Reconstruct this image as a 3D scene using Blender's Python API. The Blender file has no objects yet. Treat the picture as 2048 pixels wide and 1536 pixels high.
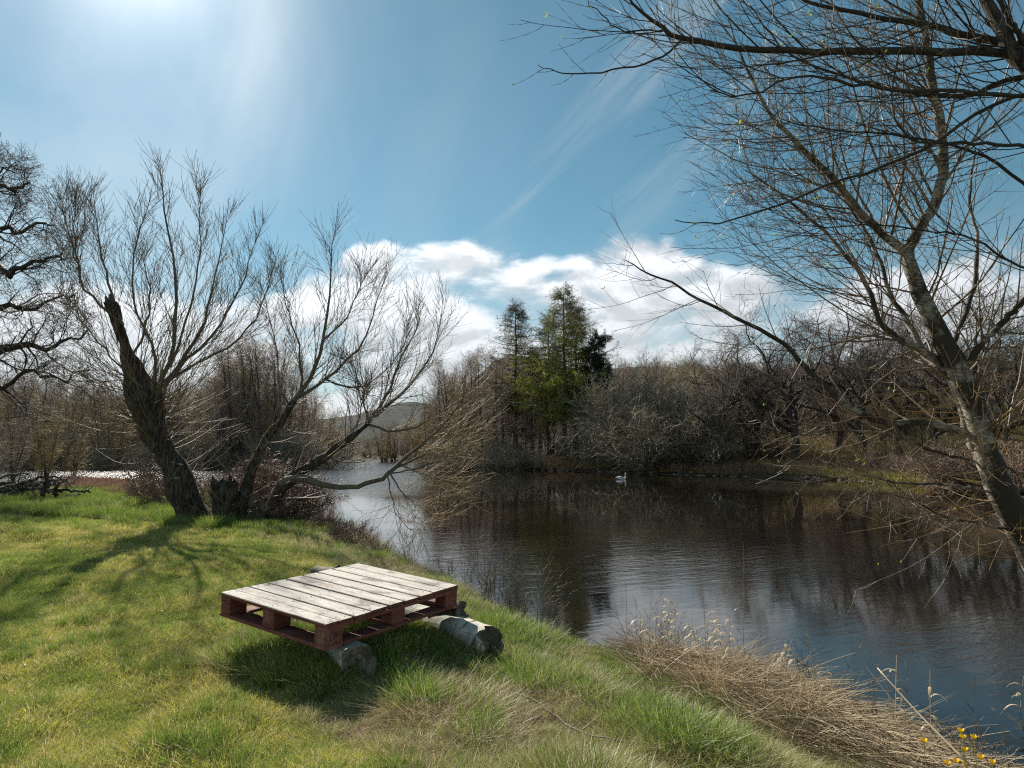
import bpy, bmesh, math, random
import numpy as np
from mathutils import Vector, Matrix, noise as mnoise
rad = math.radians
# ------------------------------------------------------------------ camera, sky, sun
F, HZ, CAMH = 1300.0, 905.0, 1.4          # focal length in pixels of the 2048 wide photo, horizon row, eye height
PITCH = math.atan((HZ - 768) / F)
CP, SP = math.cos(PITCH), math.sin(PITCH)
SC = bpy.context.scene
cam = bpy.data.cameras.new('camera'); camo = bpy.data.objects.new('camera', cam)
SC.collection.objects.link(camo); SC.camera = camo
cam.sensor_width = 36; cam.lens = F / 2048 * 36; cam.clip_start = 0.05; cam.clip_end = 20000
camo.location = (0, 0, CAMH); camo.rotation_euler = (math.pi / 2 + PITCH, 0, 0)

def ray(px, py):
    u = (px - 1024) / F; v = (768 - py) / F
    return np.array([u, CP - v * SP, SP + v * CP])
def P(px, py, Y):                          # point seen at a pixel, Y metres ahead
    d = ray(px, py); return np.array([0, 0, CAMH]) + d * (Y / d[1])
def G(px, py, z=0.0):                      # point seen at a pixel, on the level z
    d = ray(px, py); return np.array([0, 0, CAMH]) + d * ((z - CAMH) / d[2])

SUND = ray(300, -90); SUND = SUND / np.linalg.norm(SUND)
SUN_EL = math.asin(SUND[2]); SUN_AZ = math.atan2(SUND[0], SUND[1])   # azimuth from +Y towards +X
SC.view_settings.view_transform = 'Standard'; SC.view_settings.look = 'None'
SC.view_settings.exposure = 0.64; SC.view_settings.gamma = 1
SC.view_settings.use_curve_mapping = False
SC.cycles.max_bounces = 6; SC.cycles.diffuse_bounces = 2; SC.cycles.glossy_bounces = 3
SC.cycles.transmission_bounces = 3; SC.cycles.transparent_max_bounces = 6
SC.cycles.caustics_reflective = False; SC.cycles.caustics_refractive = False
SC.cycles.sample_clamp_indirect = 4; SC.cycles.sample_clamp_direct = 12
SC.cycles.use_denoising = False; SC.cycles.filter_width = 1.2; SC.cycles.use_adaptive_sampling = False

class NT:
    """small helper to wire shader nodes"""
    def __init__(s, tree): s.t = tree; s.n = tree.nodes; s.n.clear()
    def a(s, typ, ins=None, **kw):
        nd = s.n.new(typ)
        for k, v in kw.items(): setattr(nd, k, v)
        for k, v in (ins or {}).items():
            sk = nd.inputs[k]
            if isinstance(v, bpy.types.NodeSocket): s.t.links.new(v, sk)
            else: sk.default_value = v
        return nd
    def m(s, op, a, b=0.0, c=None, clamp=False):
        ins = {0: a, 1: b}
        if c is not None: ins[2] = c
        return s.a('ShaderNodeMath', ins, operation=op, use_clamp=clamp).outputs[0]
    def mix(s, f, a, b, bt='MIX'):
        nd = s.a('ShaderNodeMix', data_type='RGBA', blend_type=bt)
        for i, v in ((0, f), (6, a), (7, b)):
            if isinstance(v, bpy.types.NodeSocket): s.t.links.new(v, nd.inputs[i])
            else: nd.inputs[i].default_value = v if i == 0 else (tuple(v) + (1,))[:4]
        return nd.outputs[2]
    def noise(s, vec, scale, detail=4, rough=0.55, dist=0.0, col=False):
        nd = s.a('ShaderNodeTexNoise', {'Vector': vec, 'Scale': scale, 'Detail': detail, 'Roughness': rough, 'Distortion': dist})
        return nd.outputs['Color' if col else 'Fac']
    def ss(s, x, lo, hi, a=0.0, b=1.0):
        return s.a('ShaderNodeMapRange', {'Value': x, 'From Min': lo, 'From Max': hi, 'To Min': a, 'To Max': b}, interpolation_type='SMOOTHSTEP').outputs[0]
    def xyz(s, x, y, z): return s.a('ShaderNodeCombineXYZ', {0: x, 1: y, 2: z}).outputs[0]
    def scale(s, v, t): return s.a('ShaderNodeVectorMath', {0: v, 1: t}, operation='MULTIPLY').outputs[0]

W = bpy.data.worlds.new('World'); SC.world = W; W.use_nodes = True
def build_world():
    t = NT(W.node_tree)
    sky = t.a('ShaderNodeTexSky', sky_type='NISHITA', sun_disc=False, sun_elevation=SUN_EL, sun_rotation=SUN_AZ,
              air_density=1.0, dust_density=0.05, ozone_density=2.5, altitude=50)
    skyc = t.a('ShaderNodeHueSaturation', {'Hue': 0.467, 'Saturation': 1.12, 'Value': 1.0, 'Fac': 1.0, 'Color': sky.outputs[0]}).outputs[0]
    d = t.a('ShaderNodeTexCoord').outputs['Generated']
    sx = t.a('ShaderNodeSeparateXYZ', {0: d})
    x, y, z = sx.outputs
    az = t.m('MULTIPLY', t.m('ARCTAN2', x, y), 57.29578)           # degrees
    el = t.m('MULTIPLY', t.m('ARCSINE', z), 57.29578)
    # heaped cloud bank, low over the far hills
    v1 = t.xyz(t.m('MULTIPLY', az, 0.12), t.m('MULTIPLY', el, 0.22), 0.7)
    n1 = t.noise(v1, 1.0, 8, 0.55, 0.3)
    n0 = t.noise(t.xyz(t.m('MULTIPLY', az, 0.09), 3.3, 0.2), 1.0, 3, 0.6)
    top = t.m('ADD', t.m('MULTIPLY', n0, 9.0), 14.0)
    top = t.m('ADD', top, t.m('MULTIPLY', t.ss(az, 9, 20), -4.0))
    top = t.m('ADD', top, t.m('MULTIPLY', t.ss(az, -10, -22), -5.5))
    edge = t.m('SUBTRACT', top, el)
    band = t.m('MULTIPLY', t.ss(edge, -2.0, 2.0, -0.34, 0.13), 1.0)
    low = t.ss(el, 5, 14, 0.00, 0.0)
    dens = t.m('ADD', t.m('ADD', n1, band), low)
    cum = t.ss(dens, 0.455, 0.65)
    # thin high veil: long streaks and a broad milky fan round the sun
    ra = rad(38)
    a2 = t.m('ADD', t.m('MULTIPLY', az, math.cos(ra)), t.m('MULTIPLY', el, math.sin(ra)))
    b2 = t.m('ADD', t.m('MULTIPLY', az, -math.sin(ra)), t.m('MULTIPLY', el, math.cos(ra)))
    n2 = t.noise(t.xyz(t.m('MULTIPLY', a2, 0.028), t.m('MULTIPLY', b2, 0.20), 5.0), 1.0, 6, 0.6, 0.4)
    win = t.m('MULTIPLY', t.ss(b2, 6, 11), t.ss(b2, 23, 15))
    win = t.m('MULTIPLY', win, t.m('MULTIPLY', t.ss(az, -8, 4), t.ss(az, 34, 18)))
    cir = t.m('MULTIPLY', t.ss(n2, 0.44, 0.78), t.m('MULTIPLY', win, 0.55))
    n3 = t.noise(t.xyz(t.m('MULTIPLY', az, 0.06), t.m('MULTIPLY', el, 0.035), 9.0), 1.0, 5, 0.5, 0.6)
    veil = t.m('MULTIPLY', t.ss(n3, 0.3, 0.75), t.m('ADD', 0.06, t.ss(az, 2, -26, 0.0, 0.30)))
    sd = t.a('ShaderNodeVectorMath', {0: d, 1: tuple(SUND)}, operation='DOT_PRODUCT').outputs['Value']
    ang = t.m('MULTIPLY', t.m('ARCCOSINE', t.m('MINIMUM', sd, 1.0)), 57.29578)
    g1 = t.m('POWER', 2.71828, t.m('MULTIPLY', ang, -1 / 4.5))
    g2 = t.m('POWER', 2.71828, t.m('MULTIPLY', ang, -1 / 15.0))
    # cloud light: forward scattering brightens the clouds towards the sun
    v4 = t.xyz(t.m('MULTIPLY', az, 0.12), t.m('MULTIPLY', t.m('ADD', el, 1.0), 0.22), 0.7)
    n4 = t.noise(v4, 1.0, 8, 0.55, 0.3)
    relief = t.ss(t.m('SUBTRACT', n1, n4), -0.08, 0.08)           # thin towards the upper edge: bright rim, greyer base
    cb = t.m('ADD', 8.0, t.m('MULTIPLY', relief, 4.8))
    cb = t.m('MULTIPLY', cb, t.ss(el, 3, 16, 0.92, 1.05))
    cb = t.m('MULTIPLY', cb, t.m('ADD', 0.92, t.m('MULTIPLY', g2, 1.7)))
    ccol = t.a('ShaderNodeVectorMath', {0: (0.97, 1.0, 1.04), 'Scale': cb}, operation='SCALE').outputs[0]
    c = t.mix(t.m('MULTIPLY', cum, 0.9), skyc, ccol)
    vb = t.m('ADD', 7.5, t.m('MULTIPLY', g2, 8.0))
    vcol = t.a('ShaderNodeVectorMath', {0: (0.93, 1.0, 1.03), 'Scale': vb}, operation='SCALE').outputs[0]
    hazy = t.m('MULTIPLY', t.ss(el, 20, 2, 0.0, 0.5), 1.0)
    vf = t.m('ADD', t.m('ADD', cir, veil), hazy, clamp=True)
    c = t.mix(vf, c, vcol)
    gl = t.m('ADD', t.m('MULTIPLY', g1, 9.5), t.m('MULTIPLY', g2, 1.6))
    gcol = t.a('ShaderNodeVectorMath', {0: (1.0, 1.0, 0.98), 'Scale': gl}, operation='SCALE').outputs[0]
    c = t.a('ShaderNodeVectorMath', {0: c, 1: gcol}, operation='ADD').outputs[0]
    bg = t.a('ShaderNodeBackground', {'Color': c, 'Strength': 0.055})
    t.a('ShaderNodeOutputWorld', {'Surface': bg.outputs[0]})
build_world()
sl = bpy.data.lights.new('sun', 'SUN'); sl.energy = 4.9; sl.angle = rad(0.55); sl.color = (1.0, 0.93, 0.82)
so = bpy.data.objects.new('sun', sl); SC.collection.objects.link(so)
so.rotation_euler = Vector(-SUND).to_track_quat('-Z', 'Y').to_euler()

# ------------------------------------------------------------------ helpers: objects
COL = SC.collection
HID = bpy.data.collections.new('sources')           # clump sources of the ground cover, used by the scatter nodes
def tag(o, label=None, cat=None, group=None, kind=None):
    for k, v in (('label', label), ('category', cat), ('group', group), ('kind', kind)):
        if v: o[k] = v
    return o
def empty(name, loc, label, cat, group=None, rz=0.0):
    o = bpy.data.objects.new(name, None); COL.objects.link(o); o.location = tuple(map(float, loc))
    o.rotation_euler = (0, 0, rz); o.empty_display_size = 0.2
    return tag(o, label, cat, group)
def mesh_np(name, V, polys, smooth=True):
    """polys: list of int arrays (n,3) or (n,4)"""
    V = np.asarray(V, np.float32)
    me = bpy.data.meshes.new(name)
    me.vertices.add(len(V)); me.vertices.foreach_set('co', V.ravel())
    polys = [np.asarray(p, np.int32) for p in polys if len(p)]
    loops = np.concatenate([p.ravel() for p in polys])
    sizes = np.concatenate([np.full(len(p), p.shape[1], np.int32) for p in polys])
    starts = np.concatenate([[0], np.cumsum(sizes)[:-1]]).astype(np.int32)
    me.loops.add(len(loops)); me.loops.foreach_set('vertex_index', loops)
    me.polygons.add(len(sizes)); me.polygons.foreach_set('loop_start', starts)
    me.polygons.foreach_set('use_smooth', np.full(len(sizes), smooth))
    me.update(calc_edges=True)
    return me
def link(name, me, m, parent=None, col=None):
    o = bpy.data.objects.new(name, me); (col or COL).objects.link(o)
    if m is not None and not me.materials: me.materials.append(m)
    if parent is not None: o.parent = parent
    return o

class MB:
    """collects vertex and face arrays for ONE mesh"""
    def __init__(s): s.v = []; s.q = []; s.t = []; s.n = 0
    def add(s, V, q=None, t=None):
        V = np.asarray(V, float).reshape(-1, 3)
        if q is not None and len(q): s.q.append(np.asarray(q) + s.n)
        if t is not None and len(t): s.t.append(np.asarray(t) + s.n)
        s.v.append(V); s.n += len(V)
    def tubes(s, Pn, Rn, k=4, cap=False, rough=0.0, rng=None):
        """Pn (M,N,3) centre lines, Rn (M,N) radii"""
        Pn = np.asarray(Pn, float); Rn = np.asarray(Rn, float)
        if Pn.ndim == 2: Pn = Pn[None]; Rn = Rn[None]
        M, N, _ = Pn.shape
        if M == 0: return
        T = np.gradient(Pn, axis=1); T /= np.linalg.norm(T, axis=2, keepdims=True) + 1e-9
        mt = T.mean(axis=1); ref = np.where(np.abs(mt[:, 2:3]) < 0.8, [[0., 0., 1.]], [[1., 0., 0.]])
        U = np.cross(T, ref[:, None, :]); U /= np.linalg.norm(U, axis=2, keepdims=True) + 1e-9
        Vv = np.cross(T, U)
        a = np.arange(k) * 2 * np.pi / k
        R = Rn[:, :, None, None] * np.ones((1, 1, k, 1))
        if rough: R = R * (1 + rough * (rng.random((M, N, k, 1)) - 0.5) * 2)
        X = Pn[:, :, None, :] + R * (np.cos(a)[None, None, :, None] * U[:, :, None, :] + np.sin(a)[None, None, :, None] * Vv[:, :, None, :])
        i = np.arange(M)[:, None, None] * N * k + np.arange(N - 1)[None, :, None] * k + np.arange(k)[None, None, :]
        j = np.arange(M)[:, None, None] * N * k + np.arange(N - 1)[None, :, None] * k + ((np.arange(k) + 1) % k)[None, None, :]
        q = np.stack([i, j, j + k, i + k], -1).reshape(-1, 4)
        t = None
        X = X.reshape(-1, 3)
        if cap:
            ends = []
            c0 = len(X)
            extra = []
            for mi in range(M):
                for e in (0, N - 1):
                    extra.append(Pn[mi, e]); ci = c0 + len(extra) - 1
                    b = mi * N * k + e * k
                    for kk in range(k):
                        a1, a2 = b + kk, b + (kk + 1) % k
                        ends.append((ci, a2, a1) if e == 0 else (ci, a1, a2))
            X = np.vstack([X, extra]); t = np.array(ends)
        s.add(X, q, t)
    def box(s, lo, hi, Mx=None):
        x0, y0, z0 = lo; x1, y1, z1 = hi
        V = np.array([(x0, y0, z0), (x1, y0, z0), (x1, y1, z0), (x0, y1, z0), (x0, y0, z1), (x1, y0, z1), (x1, y1, z1), (x0, y1, z1)], float)
        if Mx is not None: V = V @ Mx[:3, :3].T + Mx[:3, 3]
        s.add(V, [(0, 3, 2, 1), (4, 5, 6, 7), (0, 1, 5, 4), (1, 2, 6, 5), (2, 3, 7, 6), (3, 0, 4, 7)])
    def build(s, name, m, parent=None, smooth=True, col=None):
        V = np.concatenate(s.v)
        return link(name, mesh_np(name, V, [np.concatenate(x) for x in (s.q, s.t) if x], smooth), m, parent, col)

def nrm(v): return v / (np.linalg.norm(v, axis=-1, keepdims=True) + 1e-9)
def resample(pts, N):
    pts = np.asarray(pts, float); n = len(pts)
    if n == 2: return pts[0] + (pts[1] - pts[0]) * np.linspace(0, 1, N)[:, None]
    ext = np.vstack([2 * pts[0] - pts[1], pts, 2 * pts[-1] - pts[-2]])
    u = np.linspace(0, n - 1 - 1e-6, N); i = u.astype(int); f = (u - i)[:, None]
    p0, p1, p2, p3 = ext[i], ext[i + 1], ext[i + 2], ext[i + 3]
    return 0.5 * ((2 * p1) + (-p0 + p2) * f + (2 * p0 - 5 * p1 + 4 * p2 - p3) * f ** 2 + (-p0 + 3 * p1 - 3 * p2 + p3) * f ** 3)
def interp1(vals, N):
    return np.interp(np.linspace(0, 1, N), np.linspace(0, 1, len(vals)), vals)

def spawn(Pn, Rn, n, L, rng, t0=0.2, t1=1.0, ang=45, angv=12, N=6, r=0.4, rmin=0.002, taper=0.25, up=0.1, wander=0.15,
          decay=0.5, avoid=None, drop=0.0, plane=0.0, bias=None, lv=0.5):
    """n side shoots on every centre line: returns (M*n, N, 3) and radii. L length at the base of the parent,
       decay how much shorter towards the tip, up tropism, wander random bending"""
    Pn = np.asarray(Pn); Rn = np.asarray(Rn)
    M, K, _ = Pn.shape
    T = nrm(np.gradient(Pn, axis=1))
    tt = t0 + (t1 - t0) * (np.arange(n)[None, :] + rng.random((M, n))) / n
    f = tt * (K - 1); i = np.clip(f.astype(int), 0, K - 2); fr = (f - i)[..., None]
    mi = np.arange(M)[:, None]
    p = Pn[mi, i] * (1 - fr) + Pn[mi, i + 1] * fr
    t = nrm(T[mi, i] * (1 - fr) + T[mi, i + 1] * fr)
    pr = Rn[mi, i] * (1 - fr[..., 0]) + Rn[mi, i + 1] * fr[..., 0]
    q = rng.normal(size=(M, n, 3))
    if plane: q[..., 2] *= (1 - plane)
    if bias is not None: q = q + np.asarray(bias)
    side = nrm(q - (q * t).sum(-1, keepdims=True) * t)
    a = np.radians(ang + angv * rng.normal(size=(M, n, 1)))
    d = nrm(t * np.cos(a) + side * np.sin(a))
    if np.ndim(L): L = np.asarray(L)[:, None]
    ln = L * (1 - decay * tt) * (1 - lv + 2 * lv * rng.random((M, n)))
    if drop: ln = np.where(rng.random(ln.shape) < drop, ln * 0.3, ln)
    r0 = np.maximum(np.minimum(pr * 0.8, r * (pr if r < 1 else 1)), rmin)
    p = p.reshape(-1, 3); d = d.reshape(-1, 3); ln = ln.reshape(-1); r0 = r0.reshape(-1)
    out = [p]; st = (ln / (N - 1))[:, None]
    for k in range(N - 1):
        out.append(out[-1] + d * st)
        d = nrm(d + rng.normal(size=d.shape) * wander + np.array([0, 0, up]))
    Q = np.stack(out, 1)
    R = r0[:, None] * np.linspace(1, taper, N)[None, :]
    R = np.maximum(R, rmin * 0.5)
    return Q, R, ln

# ------------------------------------------------------------------ materials
MATS = {}
def mat(name, fn):
    if name in MATS: return MATS[name]
    m = bpy.data.materials.new(name); m.use_nodes = True
    t = NT(m.node_tree); s = fn(t)
    t.a('ShaderNodeOutputMaterial', {'Surface': s}); MATS[name] = m
    return m
def princ(t, **k):
    nd = t.a('ShaderNodeBsdfPrincipled')
    for kk, v in k.items():
        kk = kk.replace('_', ' ')
        if isinstance(v, bpy.types.NodeSocket): t.t.links.new(v, nd.inputs[kk])
        elif kk == 'Base Color': nd.inputs[kk].default_value = tuple(v) + (1,)
        else: nd.inputs[kk].default_value = v
    return nd.outputs[0]
def bump(t, h, strength=0.5, dist=0.02, normal=None):
    ins = {'Height': h, 'Strength': strength, 'Distance': dist}
    if normal is not None: ins['Normal'] = normal
    return t.a('ShaderNodeBump', ins).outputs[0]
def geo(t): return t.a('ShaderNodeNewGeometry')
def obj_c(t): return t.a('ShaderNodeTexCoord').outputs['Object']

def bark(name, a, b, c=None, sc=6.0, zs=0.25, rough=0.85, bs=0.6, bd=0.03, cth=(0.55, 0.65), spec=0.3):
    def fn(t):
        o = obj_c(t); v = t.scale(o, (1, 1, zs))
        n = t.noise(v, sc * 3, 5, 0.65); n2 = t.noise(o, sc * 0.5, 3)
        col = t.mix(t.ss(n, 0.35, 0.65), a, b)
        if c is not None: col = t.mix(t.ss(n2, *cth), col, c)
        return princ(t, Base_Color=col, Roughness=rough, Specular_IOR_Level=spec, Normal=bump(t, n, bs, bd))
    return mat(name, fn)
def plainbark(name, a, b, rough=0.6, spec=0.4, sc=3.0):
    def fn(t):
        g = geo(t); col = t.mix(g.outputs['Random Per Island'], a, b)
        n = t.noise(obj_c(t), sc, 2)
        col = t.mix(t.m('MULTIPLY', n, 0.6), col, tuple(x * 0.5 for x in a))
        return princ(t, Base_Color=col, Roughness=rough, Specular_IOR_Level=spec)
    return mat(name, fn)

M_WILLOW = bark('willow_bark', (0.018, 0.014, 0.011), (0.17, 0.135, 0.105), (0.045, 0.045, 0.022), 9, 0.16, bs=1.0, bd=0.09)
M_SNAG = bark('bare_broken_wood', (0.09, 0.06, 0.04), (0.26, 0.19, 0.14), None, 8, 0.12, bs=0.8, bd=0.04)
M_LIMB = bark('limb_bark', (0.10, 0.085, 0.065), (0.22, 0.19, 0.15), (0.13, 0.13, 0.07), 9, 0.4, bs=0.4, bd=0.01)
M_TWIG = plainbark('willow_twig', (0.18, 0.14, 0.10), (0.33, 0.265, 0.185), 0.6, 0.2)
M_GTWIG = plainbark('golden_twig', (0.28, 0.18, 0.07), (0.46, 0.32, 0.13), 0.6, 0.2)
M_POPL = bark('grey_smooth_bark', (0.13, 0.115, 0.085), (0.44, 0.40, 0.32), (0.06, 0.05, 0.035), 6, 2.2, 0.8, 0.9, 0.02, (0.42, 0.52))
M_PTWIG = plainbark('buff_twig', (0.16, 0.11, 0.07), (0.33, 0.24, 0.15), 0.5)
M_DARK = plainbark('dark_branch', (0.05, 0.042, 0.034), (0.085, 0.07, 0.055), 0.7, 0.3)
M_OAKTW = plainbark('oak_twig', (0.10, 0.085, 0.065), (0.22, 0.18, 0.14), 0.7, 0.3)
M_WOODTW = plainbark('woodland_twig', (0.27, 0.205, 0.155), (0.56, 0.45, 0.35), 0.7, 0.25, 0.4)
M_WOODTR = plainbark('woodland_trunk', (0.06, 0.05, 0.042), (0.15, 0.13, 0.11), 0.8, 0.25, 0.6)
M_LARCHTW = plainbark('larch_twig', (0.10, 0.09, 0.06), (0.24, 0.20, 0.13), 0.7, 0.2, 0.5)
M_OLIVETW = plainbark('olive_twig', (0.34, 0.26, 0.11), (0.62, 0.49, 0.24), 0.65, 0.3, 0.5)
M_SHRUBTW = plainbark('shrub_twig', (0.27, 0.235, 0.16), (0.54, 0.46, 0.33), 0.65, 0.3)
M_BRAMBLE = plainbark('bramble_stem', (0.18, 0.115, 0.085), (0.38, 0.27, 0.20), 0.6, 0.4)
M_REED = plainbark('dead_reed', (0.42, 0.31, 0.17), (0.68, 0.56, 0.38), 0.6, 0.4, 8)
M_DRYSTEM = plainbark('dry_stem', (0.10, 0.075, 0.05), (0.34, 0.26, 0.17), 0.7, 0.3)

def leafy(name, a, b, c=None, cfr=0.0, trans=0.45, big=None, rough=0.5):
    def fn(t):
        g = geo(t); r = g.outputs['Random Per Island']
        col = t.mix(r, a, b)
        if c is not None:
            r2 = t.m('FRACT', t.m('MULTIPLY', r, 17.31))
            col = t.mix(t.m('LESS_THAN', r2, cfr), col, c)
        if big is not None:
            n = t.noise(g.outputs['Position'], 0.9, 3)
            col = t.mix(t.ss(n, 0.42, 0.62), col, big)
        tc = t.mix(0.5, col, tuple(min(1, x * 1.6) for x in a))
        d = t.a('ShaderNodeBsdfDiffuse', {'Color': col}).outputs[0]
        tr = t.a('ShaderNodeBsdfTranslucent', {'Color': col}).outputs[0]
        gl = t.a('ShaderNodeBsdfGlossy', {'Color': (1, 1, 1, 1), 'Roughness': 0.45}).outputs[0]
        s = t.a('ShaderNodeMixShader', {0: trans, 1: d, 2: tr}).outputs[0]
        return t.a('ShaderNodeMixShader', {0: 0.035, 1: s, 2: gl}).outputs[0]
    return mat(name, fn)
M_LAWN = leafy('lawn_blades', (0.17, 0.27, 0.025), (0.34, 0.42, 0.06), (0.60, 0.52, 0.26), 0.14)
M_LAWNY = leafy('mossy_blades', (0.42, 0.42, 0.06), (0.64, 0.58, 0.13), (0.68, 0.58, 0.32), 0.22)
M_RICH = leafy('lush_blades', (0.11, 0.20, 0.025), (0.26, 0.35, 0.06), (0.50, 0.45, 0.20), 0.16)
M_MIX = leafy('rough_blades', (0.20, 0.26, 0.05), (0.42, 0.40, 0.12), (0.66, 0.56, 0.34), 0.32)
M_STRAW = leafy('straw_blades', (0.40, 0.30, 0.16), (0.66, 0.54, 0.34), (0.26, 0.17, 0.09), 0.3, 0.3)
M_RUSSET = leafy('russet_stems', (0.26, 0.14, 0.09), (0.46, 0.28, 0.19), (0.14, 0.09, 0.06), 0.3, 0.25)
M_TAN = leafy('tan_tuft', (0.38, 0.24, 0.11), (0.55, 0.38, 0.2), (0.22, 0.14, 0.07), 0.3, 0.3)
M_MOSS = leafy('bank_moss_tuft', (0.22, 0.26, 0.03), (0.42, 0.42, 0.08), (0.3, 0.2, 0.1), 0.3, 0.35)
M_PAPER = leafy('papery_leaf', (0.50, 0.38, 0.22), (0.78, 0.66, 0.47), None, 0, 0.4)
M_NEEDLE = leafy('larch_needles', (0.20, 0.23, 0.03), (0.38, 0.38, 0.06), None, 0, 0.4)
M_PINE = leafy('pine_needles', (0.020, 0.035, 0.016), (0.045, 0.065, 0.028), None, 0, 0.2)
M_BUDLEAF = leafy('bud_leaf', (0.35, 0.42, 0.05), (0.5, 0.55, 0.10), None, 0, 0.5)
M_GORSE = leafy('gorse_petal', (0.85, 0.52, 0.01), (0.95, 0.66, 0.02), None, 0, 0.3)
# ------------------------------------------------------------------ river outline (world x, y)
WZ = -0.5
def gp(px, py, z): q = G(px, py, z); return (q[0], q[1])
NEAR = [gp(*a, -0.25) for a in ((2110, 1735), (2048, 1655), (1900, 1575), (1800, 1525), (1680, 1462), (1560, 1405), (1420, 1368), (1280, 1334),
        (1130, 1296), (1040, 1246), (960, 1202), (880, 1162), (780, 1112), (700, 1078), (640, 1052), (600, 1024), (560, 1004), (480, 990), (400, 979), (330, 975), (230, 972), (100, 968), (0, 966), (-200, 962))]
FAR = [gp(*a, WZ) for a in ((-300, 936), (0, 936), (320, 936), (420, 940), (560, 937), (610, 930), (650, 925), (705, 921))]
FAR2 = [gp(*a, WZ) for a in ((765, 921), (835, 929), (930, 936), (1010, 940), (1160, 942), (1290, 947), (1400, 951), (1560, 955), (1700, 961), (1830, 968), (2048, 985))]
RIVER = np.array([(3.6, 2.0), (3.2, 2.4)] + NEAR[0:] + [(-62, 55), (-120, 60), (-120, 95)] + FAR + FAR2 + [(34, 27), (50, 26), (120, 30), (120, 6), (30, 6.5), (12, 7.4), (8.0, 9.2), (7.0, 8.3), (6.1, 6.8), (5.4, 5.5), (4.8, 4.5), (4.3, 3.4)])
def river_sd(x, y):
    """signed distance to the river: > 0 on land"""
    x = np.asarray(x, float); y = np.asarray(y, float)
    best = np.full(x.shape, 1e9); ins = np.zeros(x.shape, bool)
    A = RIVER; B = np.roll(RIVER, -1, 0)
    for (ax, ay), (bx, by) in zip(A, B):
        dx, dy = bx - ax, by - ay
        tt = np.clip(((x - ax) * dx + (y - ay) * dy) / (dx * dx + dy * dy + 1e-12), 0, 1)
        best = np.minimum(best, (x - ax - tt * dx) ** 2 + (y - ay - tt * dy) ** 2)
        if abs(dy) > 1e-12:
            c = ((ay > y) != (by > y)) & (x < dx * (y - ay) / dy + ax)
            ins ^= c
    d = np.sqrt(best)
    return np.where(ins, -d, d)
def sn(x, y, s, seed=0):
    """cheap smooth noise, about -1..1"""
    r = np.random.default_rng(seed); o = 0
    for i in range(7):
        a = r.random() * 6.283; f = s * (0.6 + 1.6 * r.random()); p = r.random() * 6.283
        o = o + np.sin((x * math.cos(a) + y * math.sin(a)) * f + p)
    return o / 3.2
def ground_z(x, y):
    x = np.asarray(x, float); y = np.asarray(y, float)
    s = river_sd(x, y) + 0.07 * sn(x, y, 2.2, 3) * (y < 25) + 0.5 * sn(x, y, 0.5, 4) * (y > 28)
    far = np.clip((y - 24) / 6, 0, 1)
    near = np.interp(s, [-6, -1.5, -0.3, 0, 0.35, 1.3, 3], [-1.6, -1.2, -0.62, -0.25, -0.12, -0.01, 0.0])
    fr = np.interp(s, [-6, -1.5, -0.3, 0, 0.5, 3, 12, 60, 200], [-1.6, -1.2, -0.7, -0.5, -0.25, 0.05, 0.4, 2.0, 3.2])
    z = near * (1 - far) + fr * far
    lawn = np.clip(s / 1.5, 0, 1)
    z = z + lawn * (0.03 * sn(x, y, 0.8, 5) + 0.022 * sn(x, y, 3.0, 6) + 0.010 * sn(x, y, 9.0, 16)) * (1 - far)
    z = z + far * np.clip(s / 4, 0, 1) * 0.25 * sn(x, y, 0.25, 7)
    z = z + far * np.clip((x - 10) / 15, 0, 1) * np.clip(s, 0, 30) * 0.03
    z = z + 0.065 * np.exp(-((x + 1.15) ** 2 + (y - 4.35) ** 2) / .7)
    # the near lawn stays flat behind and beside the photographer
    z = z + 0.02 * np.maximum(0, -x - 30) * (y < 40)
    return z
def gz(x, y): return float(ground_z(np.array([x]), np.array([y]))[0])

def m_ground(t):
    p = geo(t).outputs['Position']
    n = t.noise(p, 1.1, 5, 0.6); n2 = t.noise(p, 9, 4, 0.7); n3 = t.noise(p, 0.12, 4, 0.6)
    sx = t.a('ShaderNodeSeparateXYZ', {0: p}).outputs
    c = t.mix(t.ss(n, 0.35, 0.65), (0.045, 0.06, 0.012), (0.11, 0.11, 0.03))
    c = t.mix(t.ss(n2, 0.5, 0.7), c, (0.10, 0.075, 0.04))
    far = t.ss(sx[1], 22, 34)
    f = t.mix(t.ss(n3, 0.45, 0.6), (0.15, 0.105, 0.06), (0.17, 0.19, 0.035))
    f = t.mix(t.ss(n2, 0.45, 0.7), f, (0.07, 0.05, 0.03))
    f = t.mix(t.ss(sx[1], 95, 130), f, t.mix(n3, (0.05, 0.042, 0.03), (0.08, 0.07, 0.04)))
    c = t.mix(far, c, f)
    lowz = t.ss(sx[2], -0.10, -0.3)
    c = t.mix(lowz, c, t.mix(n2, (0.035, 0.026, 0.018), (0.16, 0.12, 0.08)))
    return princ(t, Base_Color=c, Roughness=0.95, Specular_IOR_Level=0.1, Normal=bump(t, n2, 0.8, 0.05))
M_GROUND = mat('ground', m_ground)
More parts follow.
